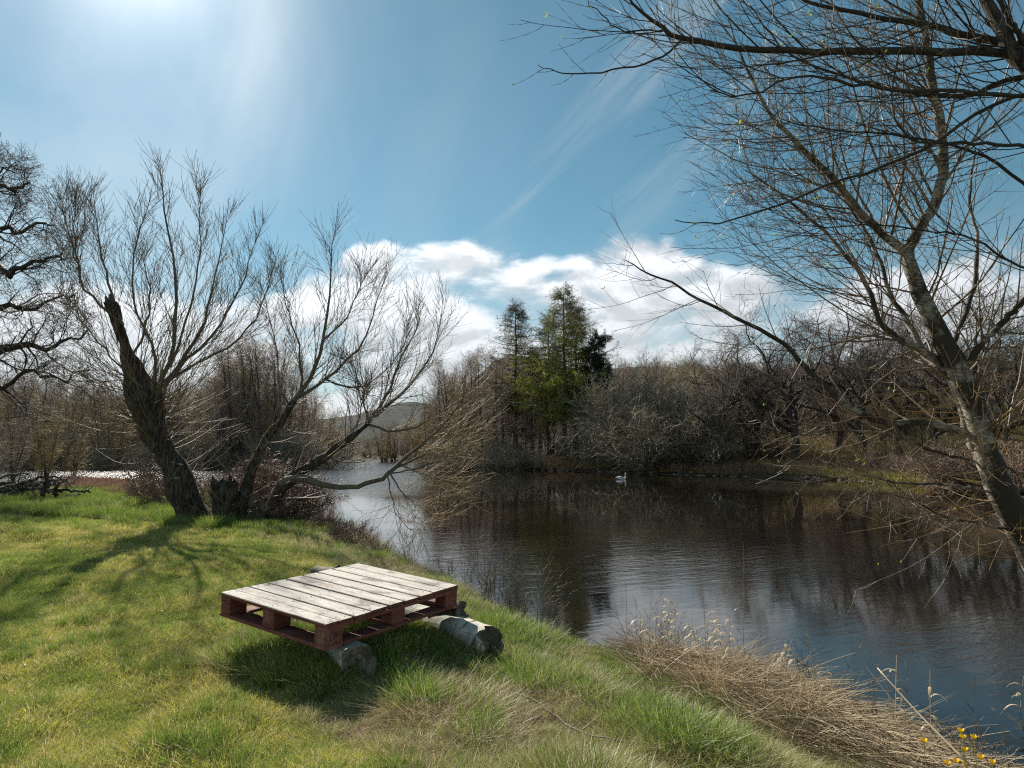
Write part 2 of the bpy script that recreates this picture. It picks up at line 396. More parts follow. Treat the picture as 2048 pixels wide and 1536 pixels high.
def build_ground():
    af = np.radians(np.concatenate([np.linspace(-48, 48, 420, endpoint=False), np.linspace(48, 312, 90, endpoint=False)]))
    rr = np.concatenate([np.linspace(0.3, 1.4, 6, endpoint=False), np.geomspace(1.4, 30, 210, endpoint=False), np.geomspace(30, 9000, 130)])
    A, R = np.meshgrid(af, rr, indexing='xy')           # rows radius
    X = np.sin(A) * R; Y = np.cos(A) * R
    Z = ground_z(X, Y)
    Z = np.where(R > 260, np.minimum(Z, 14), Z)
    V = np.stack([X, Y, Z], -1).reshape(-1, 3)
    nr, na = X.shape
    i = np.arange(nr - 1)[:, None] * na + np.arange(na)[None]; j = np.arange(nr - 1)[:, None] * na + (np.arange(na) + 1) % na
    q = np.stack([i, j, j + na, i + na], -1).reshape(-1, 4)[:, ::-1]
    V = np.vstack([V, [[0, 0, gz(0, 0)]]]); c = len(V) - 1
    t = np.array([(c, (k + 1) % na, k) for k in range(na)])
    link('ground', mesh_np('ground', V, [q, t]), M_GROUND)['kind'] = 'structure'
build_ground()

def m_water(t):
    p = geo(t).outputs['Position']
    sx = t.a('ShaderNodeSeparateXYZ', {0: p}).outputs
    # ripples: fine wind chop, long swells, and broken water on the riffle upstream and to the left
    v1 = t.a('ShaderNodeVectorRotate', {'Vector': p, 'Angle': rad(-24)}, rotation_type='Z_AXIS').outputs[0]
    a = t.noise(t.scale(v1, (1.5, 5.2, 1)), 1.4, 3, 0.55, 0.6)
    b = t.noise(t.scale(v1, (0.5, 1.5, 1)), 1.0, 3, 0.5, 1.2)
    c = t.noise(t.scale(p, (6.0, 13, 1)), 3.2, 3, 0.6)
    calm = t.noise(t.scale(p, (0.06, 0.16, 1)), 1.0, 3, 0.6, 0.8)
    rif = t.m('MULTIPLY', t.ss(sx[0], -2, -12), t.ss(sx[1], 26, 40))          # shallow fast water
    far = t.m('MULTIPLY', t.ss(sx[1], 60, 78), t.ss(sx[0], 2, -8))
    near = t.ss(sx[1], 26, 6)
    h = t.m('ADD', t.m('MULTIPLY', a, 0.75), t.m('MULTIPLY', b, 0.7))
    h = t.m('ADD', h, t.m('MULTIPLY', c, t.m('MULTIPLY', near, 0.12)))
    st = t.m('ADD', 0.010, t.m('MULTIPLY', near, 0.06))
    st = t.m('MULTIPLY', st, t.ss(calm, 0.38, 0.6, 0.3, 1.6))
    st = t.m('ADD', st, t.m('MULTIPLY', t.m('MAXIMUM', rif, t.m('MULTIPLY', far, 0.8)), 0.75))
    nm = t.a('ShaderNodeBump', {'Height': h, 'Strength': t.m('MINIMUM', st, 1.0), 'Distance': 0.09}).outputs[0]
    col = t.mix(t.ss(t.noise(p, 0.35, 2), 0.3, 0.7), (0.006, 0.005, 0.004), (0.016, 0.012, 0.007))
    return princ(t, Base_Color=col, Roughness=t.m('ADD', 0.012, t.m('MULTIPLY', rif, 0.12)), IOR=1.5, Specular_IOR_Level=0.5, Normal=nm)
M_WATER = mat('water', m_water)
def build_water():
    V = np.array([(-600, -100, WZ), (600, -100, WZ), (600, 520, WZ), (-600, 520, WZ)], float)
    link('water', mesh_np('water', V, [np.array([(0, 1, 2, 3)])]), M_WATER)['kind'] = 'structure'
build_water()

# ------------------------------------------------------------------ hills
def hill_mesh(name, x0, x1, y0, y1, nx, ny, fn, m):
    X, Y = np.meshgrid(np.linspace(x0, x1, nx), np.linspace(y0, y1, ny)); Z = fn(X, Y)
    V = np.stack([X, Y, Z], -1).reshape(-1, 3)
    i = np.arange(ny - 1)[:, None] * nx + np.arange(nx - 1)[None]
    q = np.stack([i, i + 1, i + nx + 1, i + nx], -1).reshape(-1, 4)
    o = link(name, mesh_np(name, V, [q]), m); o['kind'] = 'structure'
    return o
def prof(px_list, Y):
    """skyline given in photo pixels at distance Y -> (x, z) arrays"""
    q = np.array([P(a, b, Y) for a, b in px_list]); return q[:, 0], q[:, 2]
def ridge(px_list, Y, depth, front, rough, seed):
    xs, zs = prof(px_list, Y)
    def fn(X, Yy):
        top = np.interp(X, xs, zs)
        k = (Yy - (Y - front)) / front
        f = np.where(Yy < Y, np.clip(k, 0, 1) ** 0.8, np.clip(1 - (Yy - Y) / depth, 0, 1))
        return -2 + (top + 2) * f + rough * sn(X, Yy, 3.0 / front * 4, seed) * f * (1 - 0.6 * f) + rough * 0.25 * sn(X, Yy, 30.0 / front * 4, seed + 1) * f
    return fn, xs
def m_hill(a, b, c, sc):
    def fn(t):
        p = geo(t).outputs['Position']
        n = t.noise(p, sc, 6, 0.65); n2 = t.noise(t.scale(p, (1, 1, 0.4)), sc * 9, 5, 0.8)
        col = t.mix(t.ss(n, 0.4, 0.62), a, b); col = t.mix(t.ss(n2, 0.42, 0.62), col, c)
        return princ(t, Base_Color=col, Roughness=1.0, Specular_IOR_Level=0.05, Normal=bump(t, n2, 1.0, 3.0))
    return fn
M_HILLN = mat('bare_wood_slope', m_hill((0.15, 0.115, 0.10), (0.22, 0.16, 0.13), (0.08, 0.06, 0.052), 0.02))
M_MOOR = mat('moor_slope', m_hill((0.13, 0.115, 0.10), (0.10, 0.09, 0.085), (0.07, 0.065, 0.065), 0.006))
f1, xs = ridge([(1150, 800), (1240, 770), (1330, 774), (1500, 776), (1700, 766), (1900, 750), (2048, 740), (2400, 705), (3000, 675)], 420, 500, 300, 2.5, 11)
def f1b(X, Y): return -3 + (f1(X, Y) + 3) * np.clip((X - 5) / 45, 0, 1)
hill_mesh('hill', 0, 700, 118, 900, 220, 120, f1b, M_HILLN)
f2, xs2 = ridge([(840, 907), (880, 870), (915, 800), (945, 760), (985, 722), (1020, 706), (1060, 712), (1120, 730), (1230, 752), (1400, 790), (1700, 850)], 1300, 900, 700, 6, 12)
hill_mesh('hill', -330, 700, 620, 2200, 160, 90, f2, M_MOOR)
f3, xs3 = ridge([(200, 890), (500, 860), (640, 842), (700, 832), (740, 826), (790, 806), (830, 800), (880, 812), (960, 780), (1100, 750), (1250, 735), (1330, 733), (1420, 741), (1700, 760)], 5200, 2500, 2500, 20, 13)
M_HAZETONE = mat('haze_toned_slope', m_hill((0.055, 0.065, 0.065), (0.09, 0.09, 0.085), (0.04, 0.05, 0.05), 0.0016))  # muted cool colour on the mountain stands in for distance haze
hill_mesh('mountain', -3600, 3200, 2750, 7700, 200, 90, f3, M_HAZETONE)
f4, xs4 = ridge([(-600, 830), (-200, 850), (200, 872), (500, 880), (700, 905)], 520, 500, 330, 2, 14)
hill_mesh('hill', -900, -90, 195, 1000, 140, 60, f4, M_HILLN)
# ------------------------------------------------------------------ wooden pallet on birch logs
def m_deck(t):
    o = obj_c(t); r = geo(t).outputs['Random Per Island']
    v = t.a('ShaderNodeVectorMath', {0: t.scale(o, (2.2, 30, 30)), 1: t.xyz(t.m('MULTIPLY', r, 31), t.m('MULTIPLY', r, 17), 0)}, operation='ADD').outputs[0]
    gr = t.noise(v, 1.0, 6, 0.7, 0.6)
    o2 = t.a('ShaderNodeVectorMath', {0: o, 1: t.xyz(t.m('MULTIPLY', r, 9), 0, 0)}, operation='ADD').outputs[0]
    st = t.noise(t.scale(o2, (3.5, 7, 7)), 1.0, 6, 0.72, 0.5); sp = t.noise(t.scale(o, (28, 60, 30)), 1.0, 3, 0.7)
    c = t.mix(t.ss(gr, 0.35, 0.7), (0.40, 0.355, 0.31), (0.68, 0.64, 0.58))
    c = t.mix(t.m('MULTIPLY', t.ss(st, 0.50, 0.66), 0.9), c, (0.17, 0.15, 0.12))
    c = t.mix(t.m('MULTIPLY', t.ss(sp, 0.58, 0.68), 0.75), c, (0.10, 0.08, 0.06))
    c = t.mix(t.m('MULTIPLY', t.ss(t.noise(t.scale(o2, (1.2, 3, 3)), 1.3, 3), 0.58, 0.72), 0.5), c, (0.42, 0.22, 0.15))
    # the faces below the weathered top keep their red paint
    nz = t.a('ShaderNodeSeparateXYZ', {0: t.a('ShaderNodeTexCoord').outputs['Normal']}).outputs[2]
    red = t.mix(t.ss(gr, 0.4, 0.7), (0.13, 0.045, 0.035), (0.24, 0.10, 0.075))
    c = t.mix(t.ss(nz, 0.4, 0.8), red, c)
    return princ(t, Base_Color=c, Roughness=0.8, Specular_IOR_Level=0.3, Normal=bump(t, t.m('ADD', gr, t.m('MULTIPLY', sp, 0.4)), 0.6, 0.006))
def m_red(t):
    o = obj_c(t); gr = t.noise(t.scale(o, (5, 5, 40)), 1.0, 6, 0.7, 0.3); w = t.noise(o, 7, 5, 0.7)
    c = t.mix(t.ss(gr, 0.3, 0.7), (0.13, 0.042, 0.034), (0.25, 0.09, 0.07))
    c = t.mix(t.m('MULTIPLY', t.ss(w, 0.52, 0.68), 0.7), c, (0.28, 0.18, 0.14))
    return princ(t, Base_Color=c, Roughness=0.8, Specular_IOR_Level=0.3, Normal=bump(t, gr, 0.5, 0.004))
M_DECK = mat('weathered_deck', m_deck); M_RED = mat('faded_red_wood', m_red)
M_INK = mat('stamp_ink', lambda t: princ(t, Base_Color=(0.05, 0.02, 0.018), Roughness=0.9))
def bbox(m_, lo, hi, c=0.003, wob=0.0, rng=None):
    """box with chamfered long edges, subdivided along x and slightly uneven"""
    x0, y0, z0 = lo; x1, y1, z1 = hi
    nx = 9
    xs = np.linspace(x0, x1, nx)
    sec = [(y0 + c, z0), (y1 - c, z0), (y1, z0 + c), (y1, z1 - c), (y1 - c, z1), (y0 + c, z1), (y0, z1 - c), (y0, z0 + c)]
    V = []
    for i, x in enumerate(xs):
        for (y, z) in sec:
            ym = (y0 + y1) / 2; e = wob * (rng.random() - 0.5) if rng is not None else 0
            ends = 0.985 if i in (0, nx - 1) else 1
            V.append((x, ym + (y - ym) * ends + e, z + (e * 0.5)))
    q = []
    for i in range(nx - 1):
        for k in range(8):
            a = i * 8 + k; b = i * 8 + (k + 1) % 8; q.append((a, a + 8, b + 8, b))
    t = []
    for k in range(1, 7): t.append((0, k, k + 1)); b = (nx - 1) * 8; t.append((b, b + k + 1, b + k))
    m_.add(V, q, t)
def build_pallet():
    rng = np.random.default_rng(5)
    yaw = -0.593
    root = empty('wooden_pallet', (0, 0, 0), 'weathered wooden pallet with red painted sides resting on two birch logs', 'pallet')
    c, s = math.cos(yaw), math.sin(yaw)
    # local x = along the deck boards (0 at the near edge, -1 to the far left), local y = across them, z = 0 at the deck top
    root.matrix_world = Matrix.Translation((-1.06, 3.83, CAMH - 0.975)) @ Matrix.Rotation(yaw, 4, 'Z') @ Matrix.Rotation(rad(1.0), 4, 'X') @ Matrix.Rotation(rad(-3.2), 4, 'Y').inverted()
    Lx = 1.035; nails = []
    for a, b in ((0, .099), (.1005, .2), (.216, .348), (.362, .499), (.513, .639), (.653, .782), (.796, .924), (.938, 1.066), (1.0675, 1.2)):
        m = MB(); bbox(m, (-Lx + rng.normal() * 0.003, a, -0.022 + rng.normal() * 0.0008), (rng.normal() * 0.003, b, rng.normal() * 0.0012), 0.004, 0.0018, rng)
        o = m.build('deck_board', M_DECK, root, smooth=False)
    for x0, x1 in ((-Lx, -Lx + .1), (-.59, -.48), (-.1, -0.002)):
        m = MB(); m.box((x0, 0.003, -0.044), (x1, 1.197, -0.0245)); m.build('stringer_board', M_RED, root, False)
    for x0, x1 in ((-Lx + .002, -Lx + .098), (-.588, -.478), (-.1, -0.004)):
        for y0, y1 in ((0.004, .13), (.535, .655), (1.07, 1.196)):
            m = MB(); bbox(m, (x0, y0, -0.130), (x1, y1, -0.0445), 0.004, 0.001, rng); m.build('block', M_RED, root, False)
    for y0, y1 in ((0.0, .135), (.55, .65), (1.065, 1.2)):
        m = MB(); bbox(m, (-Lx - .002, y0, -0.152), (0.003, y1, -0.1305), 0.004, 0.003, rng); m.build('bottom_board', M_RED, root, False)
    for x0, x1 in ((-Lx, -Lx + .1), (-.1, 0.001)):
        for y0, y1 in ((.137, .548), (.652, 1.063)):
            m = MB(); bbox(m, (x0, y0, -0.1515), (x1, y1, -0.1315), 0.004, 0.001, rng); m.build('bottom_board', M_RED, root, False)
    # nail heads, a few splits in the boards
    for y in (.03, .075, .125, .175, .24, .325, .385, .475, .535, .615, .675, .76, .818, .9, .96, 1.04, 1.09, 1.17):
        for x0 in (-Lx + .05 + rng.normal() * .008, -.535 + rng.normal() * .01, -.05 + rng.normal() * .008):
            m = MB(); a = np.arange(8) * np.pi / 4; r_ = .0038
            V = [(x0 + r_ * math.cos(q), y + r_ * math.sin(q), .0016) for q in a] + [(x0 + r_ * 1.2 * math.cos(q), y + r_ * 1.2 * math.sin(q), -.0005) for q in a] + [(x0, y, .0022)]
            m.add(V, [(k + 8, (k + 1) % 8 + 8, (k + 1) % 8, k) for k in range(8)], [(k, (k + 1) % 8, 16) for k in range(8)]); nails.append(m)
    mm = MB()
    for m in nails: mm.add(np.concatenate(m.v), np.concatenate(m.q), np.concatenate(m.t))
    mm.build('nails', M_INK, root, False)
    # the faded stamp on the near corner block, on the face towards the river
    m = MB(); w = 0.0045; x = -0.0035
    def bar(y0, z0, y1, z1):
        d = np.array([y1 - y0, z1 - z0]); L = np.hypot(*d); d /= L; n = np.array([-d[1], d[0]]) * w / 2
        a = np.array([y0, z0]); b = np.array([y1, z1])
        V = [(xx, *q) for xx in (x, x + 0.0012) for q in (a - n, b - n, b + n, a + n)]
        m.add(V, [(0, 3, 2, 1), (4, 5, 6, 7), (0, 1, 5, 4), (1, 2, 6, 5), (2, 3, 7, 6), (3, 0, 4, 7)])
    yb, zb = 0.038, -0.105
    bar(yb, zb + .036, yb, zb); bar(yb, zb, yb + .017, zb)                                        # L
    yb += .028; bar(yb, zb, yb, zb + .036); bar(yb, zb + .036, yb + .018, zb + .036); bar(yb + .018, zb + .036, yb + .018, zb + .019); bar(yb + .018, zb + .018, yb, zb + .018)   # P
    m.build('stamp', M_INK, root, False)
build_pallet()

def m_birch(t):
    o = obj_c(t); n = t.noise(t.scale(o, (5, 26, 26)), 1.0, 5, 0.65); b = t.noise(t.scale(o, (14, 3, 3)), 1.0, 4, 0.7)
    l = t.noise(o, 5, 5, 0.6); mo = t.noise(o, 3.0, 4, 0.6)
    c = t.mix(t.ss(n, 0.3, 0.7), (0.42, 0.37, 0.30), (0.72, 0.66, 0.56))
    c = t.mix(t.m('MULTIPLY', t.ss(b, 0.56, 0.64), 0.9), c, (0.07, 0.055, 0.045))
    c = t.mix(t.m('MULTIPLY', t.ss(mo, 0.5, 0.6), 0.65), c, (0.20, 0.26, 0.20))
    return princ(t, Base_Color=c, Roughness=0.8, Specular_IOR_Level=0.3, Normal=bump(t, t.m('ADD', n, l), 0.7, 0.02))
def m_cut(t):
    o = obj_c(t); n = t.noise(o, 13, 6, 0.75); r = t.a('ShaderNodeTexWave', {'Vector': o, 'Scale': 9.0, 'Distortion': 3.0, 'Detail': 3.0}, wave_type='RINGS', rings_direction='X').outputs['Fac']
    c = t.mix(t.ss(n, 0.35, 0.65), (0.10, 0.085, 0.07), (0.30, 0.26, 0.20)); c = t.mix(t.m('MULTIPLY', r, 0.35), c, (0.07, 0.055, 0.045))
    return princ(t, Base_Color=c, Roughness=0.9, Specular_IOR_Level=0.2, Normal=bump(t, t.m('ADD', n, t.m('MULTIPLY', r, 0.5)), 0.9, 0.03))
M_BIRCHLOG = mat('birch_bark', m_birch); M_CUT = mat('old_cut_wood', m_cut)
def log(name, a, b, r0, r1, label, m=None, seed=1, cat='log', rag=0.03, k=22, N=16, parent_end=True, group=None):
    """log from a to b: bark mesh and a rough sawn end at b"""
    rng = np.random.default_rng(seed); a = np.array(a, float); b = np.array(b, float)
    L = np.linalg.norm(b - a); X = (b - a) / L
    Yv = nrm(np.cross([0, 0, 1.], X)); Zv = np.cross(X, Yv)
    o = empty(name, a, label, cat, group)
    o.matrix_world = Matrix([[X[0], Yv[0], Zv[0], a[0]], [X[1], Yv[1], Zv[1], a[1]], [X[2], Yv[2], Zv[2], a[2]], [0, 0, 0, 1]])
    th = np.arange(k) * 2 * np.pi / k
    prof_ = 1 + 0.05 * np.sin(2 * th + seed) + 0.04 * np.sin(3 * th + seed * 2) + rng.normal(size=k) * 0.025
    rows = []
    endoff = rag * (np.sin(th * 2 + seed) + 0.8 * np.sin(th * 3 + 1.3 * seed) + 0.5 * rng.normal(size=k)) * 0.5
    for i in range(N):
        f = i / (N - 1); rr = (r0 + (r1 - r0) * f) * prof_ * (1 + 0.03 * math.sin(7 * f + seed) + rng.normal(size=k) * 0.012)
        x = f * L + (endoff * f ** 6) + (-endoff * (1 - f) ** 6)
        rows.append(np.stack([x * np.ones(k), rr * np.cos(th), rr * np.sin(th)], -1))
    V = np.array(rows).reshape(-1, 3); q = []
    for i in range(N - 1):
        for j in range(k): p0 = i * k + j; p1 = i * k + (j + 1) % k; q.append((p0, p1, p1 + k, p0 + k))
    mm = MB(); mm.add(V, q); mm.build('bark', m or M_BIRCHLOG, o)
    for i in (0, N - 1):
        mm = MB(); Vs = [rows[i] * [1, 0.995, 0.995]]
        for f, dx in ((0.8, 0.006), (0.6, -0.012), (0.4, 0.008), (0.2, -0.006)):
            e = rows[i] * [1, f, f]; e[:, 0] = rows[i][:, 0] * f + rows[i][:, 0].mean() * (1 - f) + dx + rng.normal(size=k) * rag * 0.12
            Vs.append(e)
        Vv = np.vstack(Vs + [[[rows[i][:, 0].mean(), 0, 0]]]); q = []; t = []
        for s_ in range(4):
            for j in range(k):
                p0 = s_ * k + j; p1 = s_ * k + (j + 1) % k
                q.append((p0, p1, p1 + k, p0 + k) if i else (p1, p0, p0 + k, p1 + k))
        c_ = len(Vv) - 1
        for j in range(k): p0 = 4 * k + j; p1 = 4 * k + (j + 1) % k; t.append((p0, p1, c_) if i else (p1, p0, c_))
        mm.add(Vv, q, t); mm.build('cut_end', M_CUT, o)
    return o
zb = CAMH - 0.975
log('birch_log', (-1.22, 4.45, 0.15), tuple(P(717, 1325, 3.92)), 0.095, 0.105, 'mossy birch log with cracked dark end under the near corner of the pallet', seed=3, rag=0.05)
log('birch_log', (-1.12, 5.68, 0.14), tuple(P(982, 1286, 4.52)), 0.10, 0.105, 'pale peeling birch log sticking out beyond the river side of the pallet', seed=8, rag=0.07)
log('log_stub', (-0.62, 5.02, 0.19), tuple(P(925, 1219, 4.86)), 0.055, 0.058, 'short dark broken log stub under the far corner of the pallet', m=M_WILLOW, seed=5, rag=0.05, k=14, N=6)
log('log_stub', tuple(P(667, 1152, 5.5)), tuple(P(635, 1146, 5.62)), 0.07, 0.06, 'grey log end showing above the far edge of the pallet', m=M_LIMB, seed=6, rag=0.03, k=14, N=6)
def stone(name, c, r, label, m, seed, squash=0.7, cat='stone', group=None):
    rng = np.random.default_rng(seed); bm = bmesh.new(); bmesh.ops.create_icosphere(bm, subdivisions=3, radius=r)
    for v in bm.verts:
        n = mnoise.noise(v.co * (1.3 / r) + Vector((seed, 0, 0))); v.co *= 1 + 0.35 * n; v.co.z *= squash
    me = bpy.data.meshes.new(name); bm.to_mesh(me); bm.free()
    for p in me.polygons: p.use_smooth = True
    o = link(name, me, m); o.location = c; o.rotation_euler = (0, 0, rng.random() * 6); return tag(o, label, cat, group)
stone('wood_knot', tuple(P(675, 1139, 5.35)), 0.028, 'small brown wooden knob poking up behind the far edge of the pallet', M_WILLOW, 4, 1.3, 'wood')
# ------------------------------------------------------------------ bare trees near the camera
def pxl(pts, Ys, N=14, wob=0.0, rng=None):
    """limb traced at photo pixels, each point with its own distance"""
    if np.ndim(Ys) == 0: Ys = [Ys] * len(pts)
    q = resample(np.array([P(a, b, y) for (a, b), y in zip(pts, interp1(Ys, len(pts)))]), N)
    if wob and rng is not None:
        q[1:-1] += rng.normal(size=(N - 2, 3)) * wob
    return q
class Tree:
    def __init__(s, name, base, label, cat='tree', group=None):
        s.base = np.array(base, float); s.root = empty(name, base, label, cat, group)
    def mesh(s, name, sets, m, k=4, cap=False, rough=0.0, rng=None, label=None, lump=0.0):
        mb = MB(); any_ = False
        for Pn, Rn in sets:
            Pn = np.asarray(Pn, float)
            if len(Pn) == 0: continue
            any_ = True
            mb.tubes(Pn - s.base, Rn, k, cap, rough, rng)
        if not any_: return None
        o = mb.build(name, m, s.root)
        if lump:
            me = o.data; nv = len(me.vertices); co = np.empty(nv * 3); me.vertices.foreach_get('co', co); co = co.reshape(-1, 3)
            nn = np.empty(nv * 3); me.vertex_normals.foreach_get('vector', nn); nn = nn.reshape(-1, 3)
            d = np.array([mnoise.fractal(Vector((p[0] * 2.6, p[1] * 2.6, p[2] * 0.9)), 0.7, 2.1, 4) for p in co])
            d2 = np.array([abs(mnoise.noise(Vector((p[0] * 9, p[1] * 9, p[2] * 1.2)))) for p in co])
            co += nn * (d * lump - d2 * lump * 0.6)[:, None]
            me.vertices.foreach_set('co', co.ravel()); me.update()
        if label: o['label'] = label
        return o
def bead(R, rng, a=0.9, b=1.9):
    """buds: every other ring of a twig is swollen"""
    f = np.ones(R.shape); f[:, 1::2] = b; f[:, ::2] = a; f[:, 0] = 1
    return R * f
def dens(P_, R_, m):
    return P_, R_
def sub(Pn, Rn, sel): return Pn[sel], Rn[sel]
def cat2(*sets):
    Ps = [np.asarray(a) for a, b in sets]; Rs = [np.asarray(b) for a, b in sets]
    return np.concatenate(Ps), np.concatenate(Rs)
def leaves(mb, pts, size, rng, n=2):
    """tiny opening leaves: little pointed folded quads"""
    for p in pts:
        for _ in range(n):
            d = nrm(rng.normal(size=3) + np.array([0, 0, 0.8])); s_ = nrm(np.cross(d, rng.normal(size=3))); L = size * (0.6 + 0.8 * rng.random())
            w = L * 0.17
            mb.add([p, p + d * L * .5 + s_ * w, p + d * L, p + d * L * .5 - s_ * w], [(0, 1, 2, 3)])

# --- the pollard willow: thick leaning trunk, snapped top, sheaf of shoots
def pollard():
    rng = np.random.default_rng(21)
    Y = 13.4
    b = P(392, 1052, Y)
    T = Tree('pollard_willow', b, 'old leaning pollard willow with snapped top and a sheaf of bare shoots')
    tr = pxl([(396, 1062), (378, 1010), (352, 945), (322, 890), (303, 850), (288, 800), (272, 755), (252, 700), (235, 650), (221, 602)], [Y, Y - .15, Y - .3], 46)
    R = interp1([.38, .29, .25, .24, .27, .36, .22, .15, .14, .13], 46)
    T.mesh('trunk', [(tr[None], R[None])], M_WILLOW, 22, True, 0.06, rng, lump=0.09)
    # snapped, barkless top: jagged splinters standing on the broken end
    sp = []
    for i in range(9):
        a = i * 0.7; e = tr[-1] + np.array([math.cos(a), math.sin(a), 0]) * 0.06
        L = 0.08 + 0.14 * rng.random(); q = np.linspace(0, 1, 4)[:, None] * np.array([[-.04, 0, L]]) + e - [0, 0, .05]; sp.append(q)
    T.mesh('broken_top', [(np.array(sp), np.tile(np.array([.045, .04, .025, .006]), (9, 1)))], M_SNAG, 5, False, .2, rng)
    # burrs on the pollard head
    # main limbs
    L = []
    def limb(pts, Ys, r0, r1, N=14): L.append((pxl(pts, Ys, N, 0.02, rng), np.linspace(r0, r1, N)))
    limb([(303, 800), (328, 760), (345, 700), (350, 620), (348, 540), (335, 450), (322, 380), (320, 318)], [Y - .2, Y - .3, Y - .4], .075, .006)
    limb([(330, 765), (360, 725), (392, 680), (412, 630), (430, 560), (446, 490), (458, 395)], [Y - .2, Y + .2], .06, .005)
    limb([(325, 775), (380, 715), (430, 665), (462, 610), (490, 560), (505, 500), (530, 440)], [Y - .2, Y + .6], .055, .005)
    limb([(340, 735), (385, 600), (398, 520), (402, 440), (398, 345)], [Y - .3, Y - .7], .035, .005)
    limb([(236, 640), (200, 608), (168, 572), (150, 520), (140, 480), (128, 430), (122, 390)], [Y - .3, Y - .9], .045, .005)
    limb([(160, 566), (154, 520), (150, 470), (150, 430), (152, 400)], [Y - .6, Y - .8], .03, .006)
    limb([(246, 650), (228, 600), (212, 540), (200, 500), (193, 440), (185, 375)], [Y - .3, Y - .1], .045, .006)
    limb([(262, 720), (290, 660), (300, 600), (292, 540), (270, 480)], [Y - .3, Y + .5], .04, .006)
    limb([(318, 770), (400, 720), (460, 690), (510, 640), (540, 560), (552, 505)], [Y, Y + 1.0], .05, .006)
    limb([(300, 790), (250, 740), (205, 690), (160, 640), (120, 600)], [Y - .3, Y - 1.4], .035, .005)
    limb([(300, 790), (310, 700), (270, 620), (262, 540), (275, 470), (300, 400)], [Y - .3, Y - 1.2], .045, .006)
    A = (np.array([p for p, r in L]), np.array([r for p, r in L]) * .72)
    # shoots straight from head and trunk
    head = (tr[None, 14:32], R[None, 14:32])
    S1 = spawn(*head, 85, 2.7, rng, 0, 1, 62, 18, 9, r=0.03, rmin=0.011, taper=.3, up=.10, wander=.05, decay=.3)[:2]
    low = (tr[None, 8:26], R[None, 8:26])
    S2 = spawn(*low, 85, 1.9, rng, 0, 1, 82, 12, 8, r=0.02, rmin=0.006, taper=.3, up=.07, wander=.05, decay=.1, plane=.3)[:2]
    B1 = spawn(*A, 24, 1.3, rng, .1, .97, 30, 8, 8, r=.25, rmin=.0040, taper=.35, up=.10, wander=.045, decay=.80)[:2]
    T.mesh('limb', [A], M_LIMB, 7, False, .04, rng)
    T.mesh('shoot', [S1, B1], M_TWIG, 4)
    C1 = spawn(*B1, 9, .55, rng, .15, 1, 28, 8, 7, r=.45, rmin=.0038, taper=.5, up=.05, wander=.035, decay=.45)[:2]
    C2 = spawn(*S1, 9, .8, rng, .25, 1, 28, 8, 7, r=.45, rmin=.0038, taper=.5, up=.06, wander=.035, decay=.45)[:2]
    C3 = spawn(*S2, 4, .5, rng, .25, 1, 28, 8, 6, r=.45, rmin=.0035, taper=.5, up=.05, wander=.04, decay=.45)[:2]
    C4 = spawn(*A, 16, .5, rng, .5, 1, 30, 8, 7, r=.3, rmin=.004, taper=.5, up=.08, wander=.035, decay=.3)[:2]
    T.mesh('twig', [(c[0], bead(c[1], rng, .8, 1.45)) for c in (C1, C2, C4)], M_TWIG, 3)
    T.mesh('low_shoot', [S2, C3], M_TWIG, 3)
    return T
pollard()

